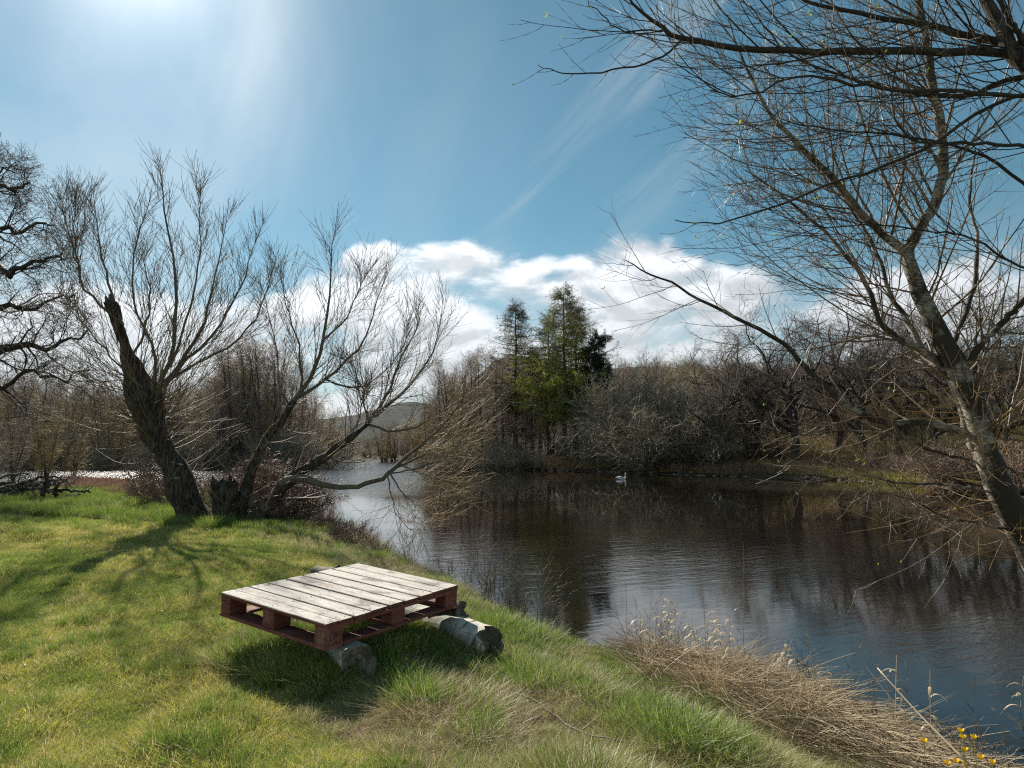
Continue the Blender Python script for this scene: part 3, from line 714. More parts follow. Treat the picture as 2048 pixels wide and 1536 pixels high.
# --- the many-stemmed willow reaching over the water
def reaching():
    rng = np.random.default_rng(33)
    Y = 12.6
    b = P(490, 1050, Y)
    T = Tree('spreading_willow', b, 'many-stemmed bare willow reaching out over the water beside the old stump')
    st = []
    def limb(pts, Ys, r, N=18): st.append((pxl(pts, Ys, N, 0.012, rng), interp1(r, N)))
    limb([(478, 1045), (492, 980), (510, 920), (535, 870), (562, 845), (588, 800)], [Y + .3, Y + .6], [.12, .10, .092, .088, .08])
    limb([(500, 1056), (535, 1010), (572, 965), (612, 938), (660, 905), (700, 878), (738, 845)], [Y, Y + .6], [.16, .14, .12, .085, .07, .065])
    limb([(560, 968), (600, 955), (640, 967), (690, 974), (740, 965), (775, 950), (800, 925)], [Y + .1, Y + .3], [.085, .07, .055, .048, .042])
    T.mesh('trunk', [(p[None], r[None]) for p, r in st[:2]], M_WILLOW, 12, True, .05, rng, lump=.035)
    T.mesh('low_limb', [(st[2][0][None], st[2][1][None])], M_LIMB, 9, False, .05, rng)
    L = []
    def lb(pts, Ys, r0, r1, N=12): L.append((pxl(pts, Ys, N, 0.015, rng), np.linspace(r0, r1, N)))
    lb([(585, 805), (612, 770), (632, 735), (646, 680), (655, 620), (662, 560), (662, 500), (668, 475)], [Y + .6, Y + .3], .07, .006)
    lb([(588, 800), (625, 775), (655, 755), (690, 725), (722, 690), (742, 640), (760, 590), (775, 540)], [Y + .6, Y + 1.1], .06, .006)
    lb([(580, 812), (560, 780), (555, 720), (545, 660), (530, 600), (520, 560)], [Y + .6, Y + .9], .03, .005)
    lb([(600, 785), (600, 720), (588, 660), (570, 600), (560, 545)], [Y + .6, Y + .1], .035, .005)
    lb([(650, 758), (700, 775), (745, 760), (790, 720), (815, 670), (822, 620)], [Y + .8, Y + 1.4], .035, .005)
    lb([(646, 680), (690, 640), (715, 590), (725, 540)], [Y + .4, Y - .2], .03, .005)
    lb([(738, 845), (762, 812), (785, 765), (800, 720), (828, 670), (842, 620)], [Y + .6, Y + .8], .06, .006)
    lb([(745, 838), (785, 800), (825, 765), (860, 715), (878, 660), (884, 615)], [Y + .6, Y + 1.2], .055, .006)
    lb([(735, 850), (730, 800), (715, 755), (700, 720)], [Y + .6, Y + .2], .03, .005)
    lb([(700, 878), (720, 830), (722, 790)], [Y + .5, Y + .1], .025, .005)
    A = (np.array([p for p, r in L]), np.array([r for p, r in L]) * .72)
    L = []
    lb([(798, 927), (828, 900), (862, 872), (895, 840), (925, 800), (940, 765)], [Y + .3, Y - .3], .045, .005)
    lb([(790, 935), (840, 912), (885, 885), (920, 860), (950, 820)], [Y + .3, Y + .9], .04, .005)
    lb([(770, 950), (810, 940), (860, 930), (905, 905), (935, 870)], [Y + .3, Y - .8], .03, .005)
    lb([(740, 850), (790, 862), (840, 850), (890, 815), (920, 770)], [Y + .6, Y + .2], .04, .005)
    lb([(780, 945), (800, 980), (830, 1010), (870, 1030)], [Y + .3, Y + 0], .022, .004)
    lb([(800, 930), (850, 950), (890, 960), (915, 950)], [Y + .3, Y + .5], .022, .004)
    lb([(775, 952), (785, 1000), (800, 1040), (840, 1070)], [Y + .3, Y - .5], .018, .004)
    D = (np.array([p for p, r in L]), np.array([r for p, r in L]) * .8)
    T.mesh('limb', [A, D], M_LIMB, 6, False, .04, rng)
    B = spawn(*A, 26, 1.05, rng, .1, .98, 34, 8, 8, r=.3, rmin=.005, taper=.35, up=.085, wander=.05, decay=.55)[:2]
    C = spawn(*B, 8, .6, rng, .15, 1, 30, 8, 7, r=.45, rmin=.0034, taper=.5, up=.05, wander=.035, decay=.4)[:2]
    B2 = spawn(*D, 16, 1.0, rng, .15, .98, 42, 14, 8, r=.35, rmin=.0050, taper=.35, up=.055, wander=.09, decay=.4, bias=(.5, 0, .1))[:2]
    C2 = spawn(*B2, 8, .5, rng, .1, 1, 34, 10, 7, r=.45, rmin=.0034, taper=.5, up=.03, wander=.05, decay=.4)[:2]
    S = (np.array([st[0][0], st[1][0]]), np.array([st[0][1], st[1][1]]))
    B3 = spawn(*S, 22, .8, rng, .05, 1, 55, 14, 7, r=.2, rmin=.005, taper=.35, up=.09, wander=.06, decay=.1)[:2]
    C3 = spawn(*B3, 4, .4, rng, .2, 1, 34, 10, 6, r=.45, rmin=.0032, taper=.5, up=.03, wander=.05)[:2]
    T.mesh('shoot', [B, B3], M_TWIG, 4)
    T.mesh('twig', [(C[0], bead(C[1], rng, .8, 1.4)), C3], M_TWIG, 3)
    T.mesh('golden_shoot', [B2, C2], M_GTWIG, 3, label='golden brown shoots over the water')
reaching()

# --- stump between the two willows
def stump():
    rng = np.random.default_rng(4)
    b = P(452, 1052, 12.7); top = P(448, 962, 12.8)
    T = Tree('tree_stump', b, 'dark broken upright stump between the two willows', 'stump')
    N = 14; q = resample([b - [0, 0, .15], (b + top) / 2, top], N)
    T.mesh('trunk', [(q[None], interp1([.33, .25, .235, .25, .25], N)[None])], M_WILLOW, 26, True, .10, rng, lump=.13)
    sp = []
    for i in range(14):
        a = i * .449; e = top + np.array([math.cos(a), math.sin(a), 0]) * .19
        sp.append(np.linspace(0, 1, 4)[:, None] * np.array([[.03 * rng.normal(), .03 * rng.normal(), .06 + .22 * rng.random() ** 2.5]]) + e - [0, 0, .1])
    T.mesh('broken_rim', [(np.array(sp), np.tile(np.array([.07, .055, .035, .008]), (14, 1)))], M_WILLOW, 5, False, .2, rng)
stump()

# --- willow on the near right, leaning over the river
def right_tree():
    rng = np.random.default_rng(52)
    Y = 6.6
    b = P(2150, 1260, Y)
    T = Tree('leaning_willow', b, 'tall grey-barked bare willow leaning over the river from the near bank')
    S = []
    def stem(pts, Ys, r, N=26): S.append((pxl(pts, Ys, N, .006, rng), interp1(r, N)))
    stem([(2150, 1270), (2100, 1170), (2040, 1060), (1995, 960), (1965, 880), (1942, 800), (1910, 730), (1872, 650), (1838, 580), (1812, 505)], [Y, Y + .1, Y + .2], [.20, .185, .17, .155, .15, .14, .125, .11, .095, .085])
    stem([(1812, 508), (1836, 460), (1870, 410), (1886, 340), (1882, 260), (1866, 180), (1855, 90), (1838, 0), (1830, -90), (1825, -170)], [Y + .2, Y + .1, Y - .1], [.075, .07, .066, .062, .058, .05, .045, .035, .03])
    stem([(1816, 515), (1770, 470), (1722, 430), (1690, 385), (1640, 330), (1592, 285), (1545, 235), (1510, 170), (1480, 110), (1455, 30)], [Y + .2, Y + .5, Y + .4], [.062, .055, .05, .045, .035, .025, .018, .008])
    stem([(1985, 960), (1955, 900), (1935, 845), (1915, 780), (1880, 730), (1845, 700), (1800, 680)], [Y + .1, Y + .3], [.075, .075, .07, .06, .055, .05])
    stem([(1838, 698), (1795, 675), (1760, 640), (1738, 580), (1700, 520), (1655, 470), (1600, 420), (1540, 370), (1490, 340)], [Y + .3, Y + .9], [.045, .04, .034, .028, .022, .015, .008])
    stem([(1845, 700), (1815, 640), (1780, 590), (1762, 530), (1730, 460), (1690, 400), (1655, 330), (1640, 250)], [Y + .3, Y + 1.3], [.04, .035, .03, .024, .018, .012, .007])
    stem([(1948, 872), (1895, 855), (1840, 843), (1780, 845), (1720, 828), (1665, 785), (1610, 735), (1570, 690), (1510, 655), (1450, 625), (1390, 595), (1345, 565), (1290, 545), (1250, 520)], [Y + .15, Y + .5, Y + .2], [.055, .05, .045, .042, .036, .03, .024, .018, .013, .006], 34)
    stem([(1930, 740), (1960, 690), (2000, 650), (2050, 600), (2110, 540)], [Y + .1, Y - .4], [.045, .04, .035, .03])
    stem([(1900, 700), (1925, 640), (1950, 560), (1955, 480), (1940, 400), (1950, 300)], [Y + .1, Y + .7], [.035, .03, .025, .02, .012])
    stem([(1960, 900), (2010, 860), (2070, 830), (2120, 790)], [Y + .1, Y - .2], [.045, .04, .03])
    stem([(2010, 990), (1900, 970), (1800, 965), (1730, 950), (1660, 930)], [Y + .1, Y - .5], [.02, .015, .011, .005])
    stem([(1980, 930), (1880, 905), (1780, 870), (1690, 860), (1600, 870), (1520, 850)], [Y + .1, Y + .8], [.02, .016, .011, .004])
    stem([(2030, 1060), (1950, 1045), (1880, 1030), (1830, 1000), (1790, 990)], [Y, Y - .4], [.016, .013, .009, .004])
    S = [(p, r * .80) for p, r in S]
    T.mesh('trunk', [(S[0][0][None], S[0][1][None])], M_POPL, 20, True, .03, rng, lump=.022)
    T.mesh('limb', [(p[None], r[None]) for p, r in S[1:]], M_POPL, 9, False, .03, rng)
    up = [S[i] for i in (1, 2, 4, 5)]; A = cat2(*[(resample(p, 20)[None], interp1(r, 20)[None]) for p, r in up])
    upT = (resample(S[0][0][14:], 20)[None], interp1(S[0][1][14:], 20)[None])
    lo = cat2(*[(resample(p, 20)[None], interp1(r, 20)[None]) for p, r in (S[6], S[10], S[11], S[12])])
    rt = cat2(*[(resample(p, 20)[None], interp1(r, 20)[None]) for p, r in (S[3], S[7], S[8], S[9])])
    B = spawn(*A, 30, 1.85, rng, .08, .98, 50, 12, 9, r=.3, rmin=.006, taper=.3, up=.045, wander=.07, decay=.55, bias=(-.75, -.1, .05))[:2]
    B0 = spawn(*upT, 12, 1.4, rng, .1, 1, 55, 12, 9, r=.15, rmin=.007, taper=.3, up=.05, wander=.07, decay=.2)[:2]
    B1 = spawn(*lo, 22, 1.0, rng, .15, .98, 48, 14, 8, r=.3, rmin=.0045, taper=.3, up=.05, wander=.08, decay=.35)[:2]
    B2 = spawn(*rt, 15, 1.0, rng, .05, .98, 50, 12, 8, r=.3, rmin=.005, taper=.3, up=.05, wander=.07, decay=.3)[:2]
    trk = (S[0][0][None, 4:16], S[0][1][None, 4:16])
    B3 = spawn(*trk, 60, 1.15, rng, 0, 1, 78, 12, 9, r=.04, rmin=.0045, taper=.3, up=.045, wander=.05, decay=.1, bias=(-1.0, 0, 0))[:2]
    C = spawn(*B, 8, .62, rng, .12, 1, 38, 10, 8, r=.45, rmin=.0026, taper=.5, up=.05, wander=.06, decay=.4)[:2]
    C0 = spawn(*cat2((B0[0], B0[1])), 7, .6, rng, .12, 1, 38, 10, 8, r=.45, rmin=.0026, taper=.5, up=.05, wander=.06, decay=.4)[:2]
    C1 = spawn(*cat2(B1, B2), 6, .42, rng, .15, 1, 38, 10, 8, r=.45, rmin=.0023, taper=.5, up=.05, wander=.06, decay=.4)[:2]
    C3 = spawn(*B3, 5, .4, rng, .2, 1, 40, 10, 8, r=.45, rmin=.0022, taper=.5, up=.06, wander=.06, decay=.4)[:2]
    D = spawn(*C, 3, .22, rng, .2, 1, 36, 8, 6, r=.6, rmin=.0018, taper=.6, up=.05, wander=.05, decay=.3)[:2]
    T.mesh('crown', [B, B0, B1, B2], M_PTWIG, 5)
    T.mesh('twig', [(c[0], bead(c[1], rng, .8, 1.6)) for c in (C, C0, D)] + [C1], M_PTWIG, 3)
    T.mesh('epicormic_shoot', [B3, C3], M_GTWIG, 3, label='golden shoots sprouting from the lower trunk')
    mb = MB(); tips = np.concatenate([C[0][:, -1], C1[0][:, -1]]); tips = tips[rng.random(len(tips)) < .045]
    leaves(mb, tips - T.base, .028, rng, 4); mb.build('leaves', M_BUDLEAF, T.root)
right_tree()

# --- the tree whose limbs come in overhead from the right
def overhead():
    rng = np.random.default_rng(77)
    b = np.array([5.6, 3.4, -0.15])
    T = Tree('overhanging_willow', b, 'dark willow limbs arching overhead into the top of the view')
    top = P(2075, 100, 4.6)
    S = []
    def stem(pts, Ys, r, N=24): S.append((pxl(pts, Ys, N, .006, rng), interp1(r, N)))
    tq = resample([b, b + [-.25, .3, 1.6], b + [-.4, .6, 3.0], P(2085, 150, 4.4), P(2000, 50, 4.5), P(1930, -80, 4.6)], 30)
    T.mesh('trunk', [(tq[None], interp1([.14, .12, .10, .06, .04, .03], 30)[None])], M_WILLOW, 12, True, .03, rng, lump=.01)
    stem([(2080, 110), (2000, 108), (1900, 104), (1800, 103), (1700, 104), (1600, 104), (1500, 98), (1420, 88), (1355, 76), (1320, 52), (1280, 22), (1250, -15), (1230, -50)], [4.5, 4.6, 4.4], [.042, .04, .037, .034, .03, .026, .02, .012, .006])
    stem([(1362, 80), (1335, 108), (1290, 130), (1240, 140), (1190, 148), (1140, 148), (1105, 140), (1075, 130)], [4.5, 4.4], [.012, .010, .008, .006, .003], 18)
    stem([(1340, 70), (1300, 60), (1250, 62), (1215, 40), (1180, 8), (1160, -20)], [4.45, 4.2], [.009, .007, .005, .003], 16)
    stem([(2080, 120), (2010, 88), (1930, 70), (1850, 50), (1770, 38), (1680, 20), (1600, -5), (1540, -40)], [4.6, 4.9], [.042, .038, .03, .024, .018, .012])
    stem([(2090, 150), (2020, 160), (1930, 190), (1850, 190), (1760, 172), (1690, 155), (1600, 120), (1540, 70), (1500, 10)], [4.6, 5.2], [.03, .026, .021, .016, .011, .006])
    stem([(2100, 200), (2040, 190), (1950, 230), (1860, 290), (1760, 335), (1660, 365), (1560, 410), (1470, 440), (1400, 445), (1350, 440)], [4.6, 4.3], [.02, .019, .016, .013, .010, .007, .004])
    stem([(2100, 190), (2020, 192), (1940, 185), (1800, 180), (1700, 170), (1610, 150), (1500, 190), (1420, 180)], [4.5, 3.9], [.022, .02, .016, .013, .009, .005])
    stem([(2100, 150), (2050, 90), (2010, 20), (1990, -60)], [4.5, 4.3], [.03, .026, .02])
    stem([(2100, 420), (2000, 330), (1900, 290), (1790, 270), (1700, 262), (1600, 250), (1520, 215)], [4.6, 5.3], [.018, .016, .013, .010, .008, .004])
    stem([(2090, 300), (2020, 290), (1930, 285), (1830, 280), (1790, 235), (1785, 170), (1800, 100)], [4.3, 4.6], [.018, .016, .012, .009, .006])
    stem([(2100, 560), (2020, 520), (1930, 470), (1860, 465), (1750, 450), (1650, 455), (1560, 440)], [4.9, 5.4], [.014, .012, .010, .008, .004])
    S = [(p, r * .74) for p, r in S]
    T.mesh('limb', [(p[None], r[None]) for p, r in S], M_DARK, 8, False, .03, rng)
    A = cat2(*[(resample(p, 20)[None], interp1(r, 20)[None]) for i, (p, r) in enumerate(S) if i not in (1, 2, 5)])
    A2 = cat2(*[(resample(p, 20)[None], interp1(r, 20)[None]) for i, (p, r) in enumerate(S) if i in (1, 2, 5)])
    B = spawn(*A, 21, 1.45, rng, .03, .97, 36, 10, 10, r=.28, rmin=.0042, taper=.3, up=.05, wander=.06, decay=.45, plane=.2)[:2]
    B2 = spawn(*A2, 6, .34, rng, .3, .98, 42, 12, 8, r=.35, rmin=.0022, taper=.4, up=.06, wander=.08, decay=.3)[:2]
    C = spawn(*B, 6, .42, rng, .15, 1, 36, 10, 8, r=.45, rmin=.0018, taper=.5, up=.04, wander=.06, decay=.4)[:2]
    T.mesh('crown', [B], M_DARK, 5)
    T.mesh('twig', [(c[0], bead(c[1], rng, .8, 1.8)) for c in (C, B2)], M_PTWIG, 4)
    mb = MB(); tips = np.concatenate([C[0][:, -1], B2[0][:, -1]]); tips = tips[rng.random(len(tips)) < .08]
    leaves(mb, tips - T.base, .026, rng, 4); mb.build('leaves', M_BUDLEAF, T.root)
overhead()

# --- gnarled oak at the left edge
def oak_left():
    rng = np.random.default_rng(91)
    Y = 21.0
    bx = P(-330, 1000, Y); b = np.array([bx[0], bx[1], gz(bx[0], bx[1])])
    T = Tree('old_oak', b, 'gnarled bare oak reaching in at the left edge of the view')
    S = []
    def stem(pts, Ys, r, N=20): S.append((pxl(pts, Ys, N, .07, rng), interp1(r, N)))
    stem([(-330, 1010), (-325, 900), (-320, 780), (-310, 660), (-300, 540), (-310, 420), (-290, 300)], Y, [.55, .45, .42, .38, .3, .2, .1])
    stem([(-315, 760), (-230, 730), (-130, 735), (-40, 720), (0, 700), (50, 690), (90, 700), (135, 685), (175, 660)], [Y, Y - 1], [.24, .2, .17, .13, .09, .05, .03])
    stem([(-312, 690), (-220, 640), (-120, 620), (-40, 630), (10, 610), (60, 620), (110, 600), (150, 590)], [Y, Y + 1], [.2, .17, .14, .11, .07, .04, .025])
    stem([(-305, 600), (-220, 560), (-130, 530), (-50, 560), (0, 540), (40, 545), (90, 520), (130, 520)], [Y, Y - 1.5], [.2, .16, .13, .09, .06, .03])
    stem([(-300, 540), (-220, 480), (-130, 450), (-50, 470), (0, 455), (40, 470), (80, 445), (110, 450)], [Y, Y + .5], [.18, .15, .12, .08, .05, .025])
    stem([(-305, 450), (-220, 400), (-130, 370), (-60, 385), (-10, 370), (30, 380), (60, 365)], [Y, Y - 1], [.15, .12, .09, .06, .03])
    stem([(-300, 380), (-220, 300), (-130, 300), (-60, 330), (-10, 345), (15, 335)], [Y, Y + 1], [.12, .1, .07, .04, .02])
    stem([(-130, 735), (-60, 760), (0, 770), (60, 745), (120, 760), (180, 740)], [Y - .5, Y - 1.5], [.1, .08, .06, .04, .02])
    stem([(-310, 700), (-420, 620), (-560, 560), (-700, 500)], [Y, Y + 1], [.22, .18, .12, .05])
    stem([(-300, 560), (-400, 450), (-520, 350), (-600, 250)], [Y, Y - 2], [.2, .16, .1, .05])
    stem([(-300, 420), (-260, 320), (-250, 200), (-200, 120)], [Y, Y - 2], [.15, .12, .08, .04])
    T.mesh('trunk', [(S[0][0][None], S[0][1][None])], M_WILLOW, 14, True, .06, rng, lump=.05)
    A = cat2(*[(p[None], r[None]) for p, r in S[1:]])
    T.mesh('limb', [A], M_DARK, 7, False, .12, rng)
    B = spawn(*A, 26, 1.7, rng, .15, .98, 55, 15, 8, r=.35, rmin=.016, taper=.3, up=.02, wander=.26, decay=.4)[:2]
    C = spawn(*B, 9, .8, rng, .15, 1, 55, 15, 7, r=.5, rmin=.008, taper=.4, up=.04, wander=.3, decay=.4)[:2]
    D = spawn(*C, 5, .36, rng, .2, 1, 55, 15, 5, r=.6, rmin=.006, taper=.6, up=.05, wander=.32, decay=.3)[:2]
    T.mesh('crown', [B], M_DARK, 4, False, .15, rng)
    T.mesh('twig', [C, D], M_OAKTW, 3)
oak_left()
# ------------------------------------------------------------------ woodland: kinds of trees, each built once
class Kind:
    """parts of one kind of tree as meshes in local coordinates; placed by copying"""
    def __init__(s, kind, name, parts): s.kind = kind; s.name = name; s.parts = parts; s.first = True
def L3(h): return np.array([[0, 0, 0], [0, 0, h / 2], [0, 0, h]], float)
def part_mesh(name, sets, m, k, rough=0.0, rng=None):
    mb = MB()
    for Pn, Rn in sets: mb.tubes(Pn, Rn, k, False, rough, rng)
    me = mesh_np(name, np.concatenate(mb.v), [np.concatenate(mb.q)]); me.materials.append(m); return (name, me)
def wob(rng, h, lean, N=12, amp=0.25):
    z = np.linspace(0, h, N); p = np.cumsum(rng.normal(size=(N, 2)) * amp * h / 60, 0)
    return np.stack([p[:, 0] + lean[0] * z, p[:, 1] + lean[1] * z, z - 0.3], -1)
TWR = 0.0085
def k_birch(seed, h=12.5, nst=1, tw=M_WOODTW):
    """slender tree, many fine rising and then drooping twigs"""
    rng = np.random.default_rng(seed); S = []; R = []
    for i in range(nst):
        a = rng.random() * 6.28; l = 0.10 * rng.random() + (0.06 if nst > 1 else 0)
        S.append(wob(rng, h * (0.85 + .2 * rng.random()), (math.cos(a) * l, math.sin(a) * l))); R.append(np.linspace(.13 + .05 * rng.random(), .02, 12))
    S = np.array(S); R = np.array(R)
    n = 26 if nst == 1 else 15
    B = spawn(S, R, n, h * .30, rng, .22, .98, 36, 10, 8, r=.4, rmin=.018, taper=.3, up=.05, wander=.10, decay=.6)[:2]
    C = spawn(*B, 7, h * .11, rng, .15, 1, 40, 12, 6, r=.4, rmin=.011, taper=.5, up=.02, wander=.14, decay=.4)[:2]
    D = spawn(*C, 5, h * .06, rng, .1, 1, 45, 14, 5, r=.6, rmin=TWR, taper=.6, up=-.10, wander=.12, decay=.3)[:2]
    return Kind('tree', 'birch_tree', [part_mesh('trunk', [(S, R)], M_WOODTR, 6), part_mesh('crown', [B, C, D], tw, 3)])
def k_alder(seed, h=8.0, nst=5):
    """many stems from the base, upright"""
    rng = np.random.default_rng(seed); S = []; R = []
    for i in range(nst):
        a = i * 6.28 / nst + rng.random(); l = .10 + .22 * rng.random()
        S.append(wob(rng, h * (.7 + .35 * rng.random()), (math.cos(a) * l, math.sin(a) * l), amp=.5)); R.append(np.linspace(.085 + .04 * rng.random(), .015, 12))
    S = np.array(S); R = np.array(R)
    B = spawn(S, R, 13, h * .30, rng, .12, .98, 42, 12, 7, r=.4, rmin=.016, taper=.3, up=.06, wander=.15, decay=.5)[:2]
    C = spawn(*B, 7, h * .13, rng, .15, 1, 42, 12, 6, r=.45, rmin=.010, taper=.5, up=.04, wander=.16, decay=.4)[:2]
    D = spawn(*C, 3, h * .07, rng, .15, 1, 42, 12, 5, r=.6, rmin=TWR, taper=.6, up=.03, wander=.15, decay=.3)[:2]
    return Kind('tree', 'alder_tree', [part_mesh('trunk', [(S, R)], M_WOODTR, 6), part_mesh('crown', [B, C, D], M_OLIVETW if seed != 11 else M_WOODTW, 3)])
def k_shrub(seed, h=5.5, spread=.75, m=None, n0=26):
    """dense rounded willow scrub down to the ground"""
    rng = np.random.default_rng(seed); S = []
    P0 = np.zeros((n0, 1, 3)); 
    out = []
    for i in range(n0):
        a = rng.random() * 6.28; el = 1 - spread * rng.random() ** .8
        d = np.array([math.cos(a) * (1 - el) * 1.5, math.sin(a) * (1 - el) * 1.5, .25 + el]); d /= np.linalg.norm(d)
        p = [np.array([math.cos(a), math.sin(a), 0]) * .5 * rng.random() + [0, 0, -.2]]; st = h * (.62 + .3 * rng.random()) / 8
        for k in range(8): p.append(p[-1] + d * st); d = nrm(d + rng.normal(size=3) * .13 + [0, 0, .02])
        out.append(p)
    S = np.array(out); R = np.tile(np.linspace(.05, .012, 9), (n0, 1))
    B = spawn(S, R, 10, h * .32, rng, .1, .98, 38, 14, 7, r=.4, rmin=.013, taper=.3, up=.06, wander=.14, decay=.35)[:2]
    C = spawn(*B, 7, h * .15, rng, .1, 1, 40, 12, 6, r=.45, rmin=.009, taper=.5, up=.05, wander=.14, decay=.3)[:2]
    D = spawn(*C, 2, h * .08, rng, .2, 1, 40, 12, 5, r=.6, rmin=TWR, taper=.6, up=.03, wander=.14, decay=.3)[:2]
    return Kind('shrub', 'willow_scrub', [part_mesh('stem', [(S, R)], M_WOODTR, 5), part_mesh('twig', [B, C, D], m or M_SHRUBTW, 3)])
def k_oak(seed, h=10.0):
    """crooked dark tree with a wide twisting crown"""
    rng = np.random.default_rng(seed)
    T0 = wob(rng, h * .55, (.12 * rng.normal(), .1 * rng.normal()), amp=1.6)[None]; R0 = np.linspace(.26, .13, 12)[None]
    A = spawn(T0, R0, 9, h * .62, rng, .35, 1, 48, 14, 11, r=.6, rmin=.05, taper=.25, up=.05, wander=.30, decay=.2)[:2]
    B = spawn(*A, 9, h * .27, rng, .2, .98, 50, 14, 8, r=.45, rmin=.022, taper=.3, up=.06, wander=.28, decay=.45)[:2]
    C = spawn(*B, 7, h * .12, rng, .15, 1, 50, 14, 6, r=.5, rmin=.012, taper=.4, up=.05, wander=.26, decay=.4)[:2]
    D = spawn(*C, 4, h * .055, rng, .15, 1, 50, 14, 5, r=.6, rmin=TWR, taper=.6, up=.05, wander=.26, decay=.3)[:2]
    return Kind('tree', 'oak_tree', [part_mesh('trunk', [(T0, R0)], M_DARK, 8, .08, rng), part_mesh('limb', [A], M_DARK, 6, .1, rng), part_mesh('crown', [B, C, D], M_OAKTW, 3)])
def k_larch(seed, h=18.5, green=0.5, lean=0.0, low=.25, wid=.2):
    rng = np.random.default_rng(seed); T0 = wob(rng, h, (lean, 0), 24, .12)[None]; R0 = np.linspace(.30, .025, 24)[None]
    B, Rb, _ = spawn(T0, R0, 210, h * wid, rng, low, .995, 88, 9, 9, r=.3, rmin=.022, taper=.35, up=-.03, wander=.05, decay=.93)
    Z0 = B[:, 0, 2] / h; lf = np.clip(.35 + (Z0 - low) / .30, .35, 1); B = B[:, :1] + (B - B[:, :1]) * lf[:, None, None]
    # tips turn up
    f = np.linspace(0, 1, 9) ** 2.5; B[:, :, 2] += f[None] * np.linalg.norm(B[:, -1] - B[:, 0], axis=1)[:, None] * .22
    C = spawn(B, Rb, 13, h * .055, rng, .1, 1, 55, 14, 5, r=.5, rmin=.015, taper=.5, up=-.10, wander=.1, decay=.4, plane=.5)[:2]
    D = spawn(*C, 3, h * .02, rng, .1, 1, 50, 14, 4, r=.6, rmin=.009, taper=.6, up=-.12, wander=.1)[:2]
    parts = [part_mesh('trunk', [(T0, R0)], M_WOODTR, 8), part_mesh('branch', [(B, Rb), C, D], M_LARCHTW, 3)]
    mb = MB(); pts = np.concatenate([C[0].reshape(-1, 3), D[0].reshape(-1, 3)])
    w = np.clip(1.2 - pts[:, 2] / h, 0, 1) ** 1.5; pts = pts[rng.random(len(pts)) < green * w]
    if green > .5: pts = np.concatenate([pts, pts[pts[:, 2] < h * .55] + [0, 0, -.12], pts[pts[:, 2] < h * .45] + [.1, 0, -.25]])
    n = len(pts)
    d = nrm(rng.normal(size=(n, 3)) + [0, 0, -.2]) * (.16 + .16 * rng.random((n, 1))); s_ = nrm(np.cross(d, rng.normal(size=(n, 3)))) * .022
    mb.add(np.stack([pts - s_, pts + s_, pts + d + s_ * .3, pts + d - s_ * .3], 1).reshape(-1, 3), np.arange(n * 4).reshape(-1, 4))
    me = mesh_np('needles', np.concatenate(mb.v), [np.concatenate(mb.q)]); me.materials.append(M_NEEDLE); parts.append(('needles', me))
    return Kind('tree', 'larch_tree', parts)
def k_pine(seed, h=13.5):
    rng = np.random.default_rng(seed); T0 = wob(rng, h, (.01, 0), 20, .15)[None]; R0 = np.linspace(.2, .03, 20)[None]
    B, Rb, _ = spawn(T0, R0, 46, h * .21, rng, .36, .99, 70, 12, 8, r=.35, rmin=.03, taper=.3, up=.05, wander=.12, decay=.72)
    C = spawn(B, Rb, 9, h * .08, rng, .3, 1, 45, 14, 5, r=.5, rmin=.014, taper=.5, up=.06, wander=.12)[:2]
    parts = [part_mesh('trunk', [(T0, R0)], M_WOODTR, 7), part_mesh('branch', [(B, Rb), C], M_WOODTR, 3)]
    pts = np.repeat(np.concatenate([C[0][:, 2:].reshape(-1, 3), B[:, 5:].reshape(-1, 3)]), 16, 0); n = len(pts)
    d = nrm(rng.normal(size=(n, 3)) + [0, 0, .3]) * (.16 + .16 * rng.random((n, 1))); s_ = nrm(np.cross(d, rng.normal(size=(n, 3)))) * .02
    pts = pts + rng.normal(size=(n, 3)) * .08
    me = mesh_np('needles', np.stack([pts - s_, pts + s_, pts + d + s_ * .3, pts + d - s_ * .3], 1).reshape(-1, 3), [np.arange(n * 4).reshape(-1, 4)])
    me.materials.append(M_PINE); parts.append(('needles', me))
    return Kind('tree', 'pine_tree', parts)
def place(K, x, y, s, label, group=None, rz=0.0, cat=None, z=None, name=None, sx=1.0):
    o = empty(name or K.name, (x, y, gz(x, y) - 0.05 if z is None else z), label, cat or K.kind, group, rz)
    o.scale = (s * sx, s * sx, s)
    for nm, me in K.parts:
        c = bpy.data.objects.new(nm, me); COL.objects.link(c); c.parent = o
    return o
BIRCH = [k_birch(1), k_birch(2), k_birch(3, nst=3), k_birch(4, 11)]
ALDER = [k_alder(11), k_alder(12, nst=6), k_alder(13, nst=4)]
SHRUB = [k_shrub(21), k_shrub(22, n0=20), k_shrub(23, spread=.9)]; OLSH = k_shrub(27, 4.0, .85, M_OLIVETW, 16)
OAK = [k_oak(31), k_oak(32), k_oak(36), k_oak(38)]
REDSH = [k_shrub(24, 2.6, .9, M_BRAMBLE, 20), k_shrub(25, 2.6, .9, M_BRAMBLE, 16)]
prng = np.random.default_rng(8)
def at(px, py, Y):                       # ground point under a photo column, Y metres ahead
    u = (px - 1024) / F / CP; return u * Y, Y
def hgt(px, ytop, Y): return P(px, ytop, Y)[2]
def put(K, px, Y, ytop, label, group=None, cat=None, sx=1.0, rz=None, base_h=None):
    """place with its top reaching the photo row ytop"""
    x, y = P(px, 905, Y)[0], Y
    g = gz(x, y); top = hgt(px, ytop, Y)
    H = base_h or K_H[id(K)]
    return place(K, x, y, (top - g) / H, label, group, prng.random() * 6.28 if rz is None else rz, cat, sx=sx)
K_H = {}
